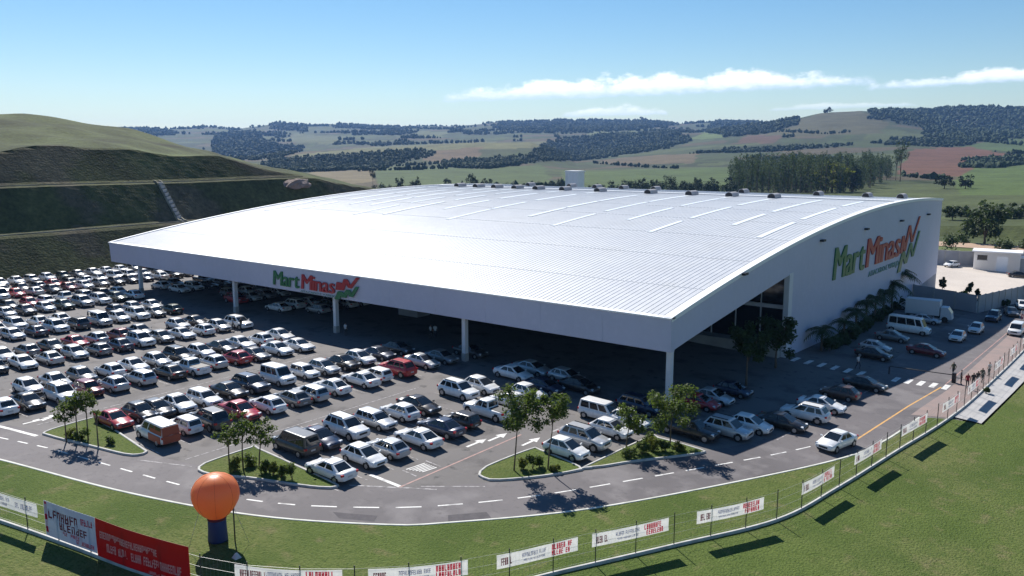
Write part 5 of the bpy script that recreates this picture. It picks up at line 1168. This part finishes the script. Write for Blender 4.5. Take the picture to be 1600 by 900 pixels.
# boom barrier over the side road
ba, bb = gnd(1390, 584), gnd(1490, 598); bg_ = thing('boom_barrier', 'thin dark boom barrier lowered across the side road by the gate', 'barrier', (bb[0], bb[1], zg(*bb)))
part(MB().box(bb[0] - .2, bb[1] - .2, zg(*bb), bb[0] + .2, bb[1] + .2, zg(*bb) + 1.15).build('barrier_post', 'steel'), bg_)
part(MB().tube([(bb[0], bb[1] - .25, zg(*bb) + .95), (ba[0], ba[1] - .25, zg(*ba) + .95)], .055, 6).build('boom', 'post'), bg_)
part(MB().box(ba[0] - .06, ba[1] - .35, zg(*ba), ba[0] + .06, ba[1] - .2, zg(*ba) + .9).build('rest', 'steel'), bg_)
# kiosk under the canopy
kx_, ky_ = -86., 86.; ks = thing('kiosk', 'small white kiosk with windows in the dark under the canopy', 'kiosk', (kx_, ky_, zg(kx_, ky_)))
MB().box(-1.9, -1.3, 0, 1.9, 1.3, 2.3).build('kiosk_body', 'cwall', ks); MB().box(-2.1, -1.5, 2.3, 2.1, 1.5, 2.5).build('kiosk_roof', 'trimw', ks)
for k in (-1.2, 0, 1.2): MB().box(k - .45, -1.34, 1., k + .45, -1.28, 2.).build('window', 'glass', ks)
# trolley bays and small things under the canopy stay dark: a rail each
for i, (x, y) in enumerate([(-70, 92), (-60, 92.5), (-50, 92)]):
    tr = thing('trolley_rail', 'metal trolley rail in the dark before the shop front, %s from the left' % ORD[i], 'rail', (x, y, zg(x, y)))
    for h in (.5, 1.): MB().tube([(-2.2, 0, h), (2.2, 0, h)], .03, 6).build('rail', 'wire', tr)
    for k in (-2.2, 0, 2.2): MB().tube([(k, 0, 0), (k, 0, 1.)], .03, 6).build('upright', 'wire', tr)

# ================================================================== people
def figure_mesh(name, walk, shirt, trousers):
    me = bpy.data.meshes.new('f'); st = .22 * walk
    J = dict(pel=(0, 0, .95, .13, .15), sp=(0, 0, 1.15, .115, .15), ch=(0, 0, 1.36, .12, .18), nk=(0, .0, 1.50, .055, .055), hd=(.015, 0, 1.60, .085, .075), tp=(.01, 0, 1.71, .075, .07),
             hL=(0, .10, .90, .095, .09), kL=(st + .02, .11, .50, .062, .062), aL=(st * .7, .11, .09, .042, .042), tL=(st * .7 + .16, .12, .035, .035, .045),
             hR=(0, -.10, .90, .095, .09), kR=(-st * .4 + .03, -.11, .50, .062, .062), aR=(-st * 1.3, -.11, .10, .042, .042), tR=(-st * 1.3 + .15, -.12, .04, .035, .045),
             sL=(0, .20, 1.42, .062, .062), eL=(-st * .4 - .03, .25, 1.14, .045, .045), wL=(-st * .2 + .08, .25, .90, .034, .034), fL=(-st * .2 + .12, .25, .80, .03, .04),
             sR=(0, -.20, 1.42, .062, .062), eR=(st * .4 - .03, -.25, 1.14, .045, .045), wR=(st * .8 + .08, -.25, .92, .034, .034), fR=(st * .8 + .13, -.25, .82, .03, .04))
    ks_ = list(J); E = [('pel', 'sp'), ('sp', 'ch'), ('ch', 'nk'), ('nk', 'hd'), ('hd', 'tp'), ('pel', 'hL'), ('hL', 'kL'), ('kL', 'aL'), ('aL', 'tL'), ('pel', 'hR'), ('hR', 'kR'), ('kR', 'aR'), ('aR', 'tR'), ('ch', 'sL'), ('sL', 'eL'), ('eL', 'wL'), ('wL', 'fL'), ('ch', 'sR'), ('sR', 'eR'), ('eR', 'wR'), ('wR', 'fR')]
    me.from_pydata([J[k][:3] for k in ks_], [(ks_.index(a), ks_.index(b)) for a, b in E], [])
    o = bpy.data.objects.new('f', me); C.objects.link(o); o.modifiers.new('s', 'SKIN'); su = o.modifiers.new('u', 'SUBSURF'); su.levels = 1
    for i, k in enumerate(ks_): me.skin_vertices[0].data[i].radius = J[k][3:]
    me.skin_vertices[0].data[0].use_root = True
    bpy.context.view_layer.update(); m2 = bpy.data.meshes.new_from_object(o.evaluated_get(bpy.context.evaluated_depsgraph_get())); m2.name = name
    bpy.data.objects.remove(o); m2.materials.clear()
    for q in ('skin', 'hair', shirt, trousers, 'black'): m2.materials.append(M[q])
    for p in m2.polygons:
        c = p.center
        if c.z > 1.66 or (c.z > 1.55 and c.x < -.02): p.material_index = 1
        elif c.z > 1.48: p.material_index = 0
        elif abs(c.y) > .19 and c.z < 1.18: p.material_index = 0
        elif c.z > .95: p.material_index = 2
        elif c.z > .10: p.material_index = 3
        else: p.material_index = 4
        p.use_smooth = True
    return m2
PPL = [((364, 516), 1, 'cloth1', 'cloth3', .6, 'person in a pale shirt walking in the sun beside another, left'), ((377, 516), 0, 'cloth3', 'cloth0', .4, 'person in dark clothes standing beside the pale-shirted one among cars'),
       ((1489, 588), 1, 'cloth4', 'cloth3', -2., 'person in dark clothes walking on the road near the boom barrier'), ((1511, 607), 0, 'cloth2', 'cloth3', -1., 'person in a red top by the gate, left of a group'), ((1520, 606), 0, 'cloth3', 'cloth3', 2., 'person all in black in the middle of the gate group'), ((1527, 603), 1, 'cloth3', 'cloth0', 1., 'person in dark blue trousers at the right of the gate group'),
       ((1340, 577), 1, 'cloth1', 'cloth0', -.4, 'person in a pale top stepping off the shaded zebra crossing'), ((673, 528), 1, 'cloth1', 'cloth3', 1., 'person in a pale shirt under the canopy, left of a pair'), ((680, 528), 0, 'cloth1', 'cloth0', 2., 'person in a pale shirt under the canopy, right of a pair'), ((540, 525), 0, 'cloth1', 'cloth3', 1.5, 'person in a pale shirt standing right of the second column'), ((1501, 601), 0, 'cloth0', 'cloth3', .3, 'person in dark blue standing at the gate beside the fence post'), ((1534, 598), 1, 'cloth4', 'cloth3', 1.2, 'person in olive walking along the inside of the fence past the gate'), ((1545, 588), 0, 'cloth1', 'cloth3', 2.6, 'person in a pale top farthest along the fence past the gate'), ((1597, 500), 0, 'cloth1', 'cloth2', 2., 'person standing by cars at the right edge near the wall')]
for q, wk, sh_, tr_, hd_, lab in PPL:
    X, Y = gnd(*q); tag(obj('person', figure_mesh('person', wk, sh_, tr_), None, (X, Y, zg(X, Y) + (.02 if X < -15.5 else .13)), (0, 0, hd_)), lab, 'person')

# ================================================================== air
hz = MB().box(-7500, -7500, -60, 7500, 7500, 270).mesh('haze', [])
mh = bpy.data.materials.new('haze'); mh.use_nodes = True; nt = mh.node_tree; nt.nodes.clear()
out = nt.nodes.new('ShaderNodeOutputMaterial'); pv = nt.nodes.new('ShaderNodeVolumePrincipled')
pv.inputs['Color'].default_value = (.26, .47, .92, 1); pv.inputs['Density'].default_value = HAZE; pv.inputs['Anisotropy'].default_value = .3
nt.links.new(pv.outputs[0], out.inputs['Volume']); hz.materials.append(mh)
ho = obj('haze', hz); tag(ho, 'thin blue haze filling the air over the whole valley', 'haze', None, 'stuff'); ho.display_type = 'WIRE'
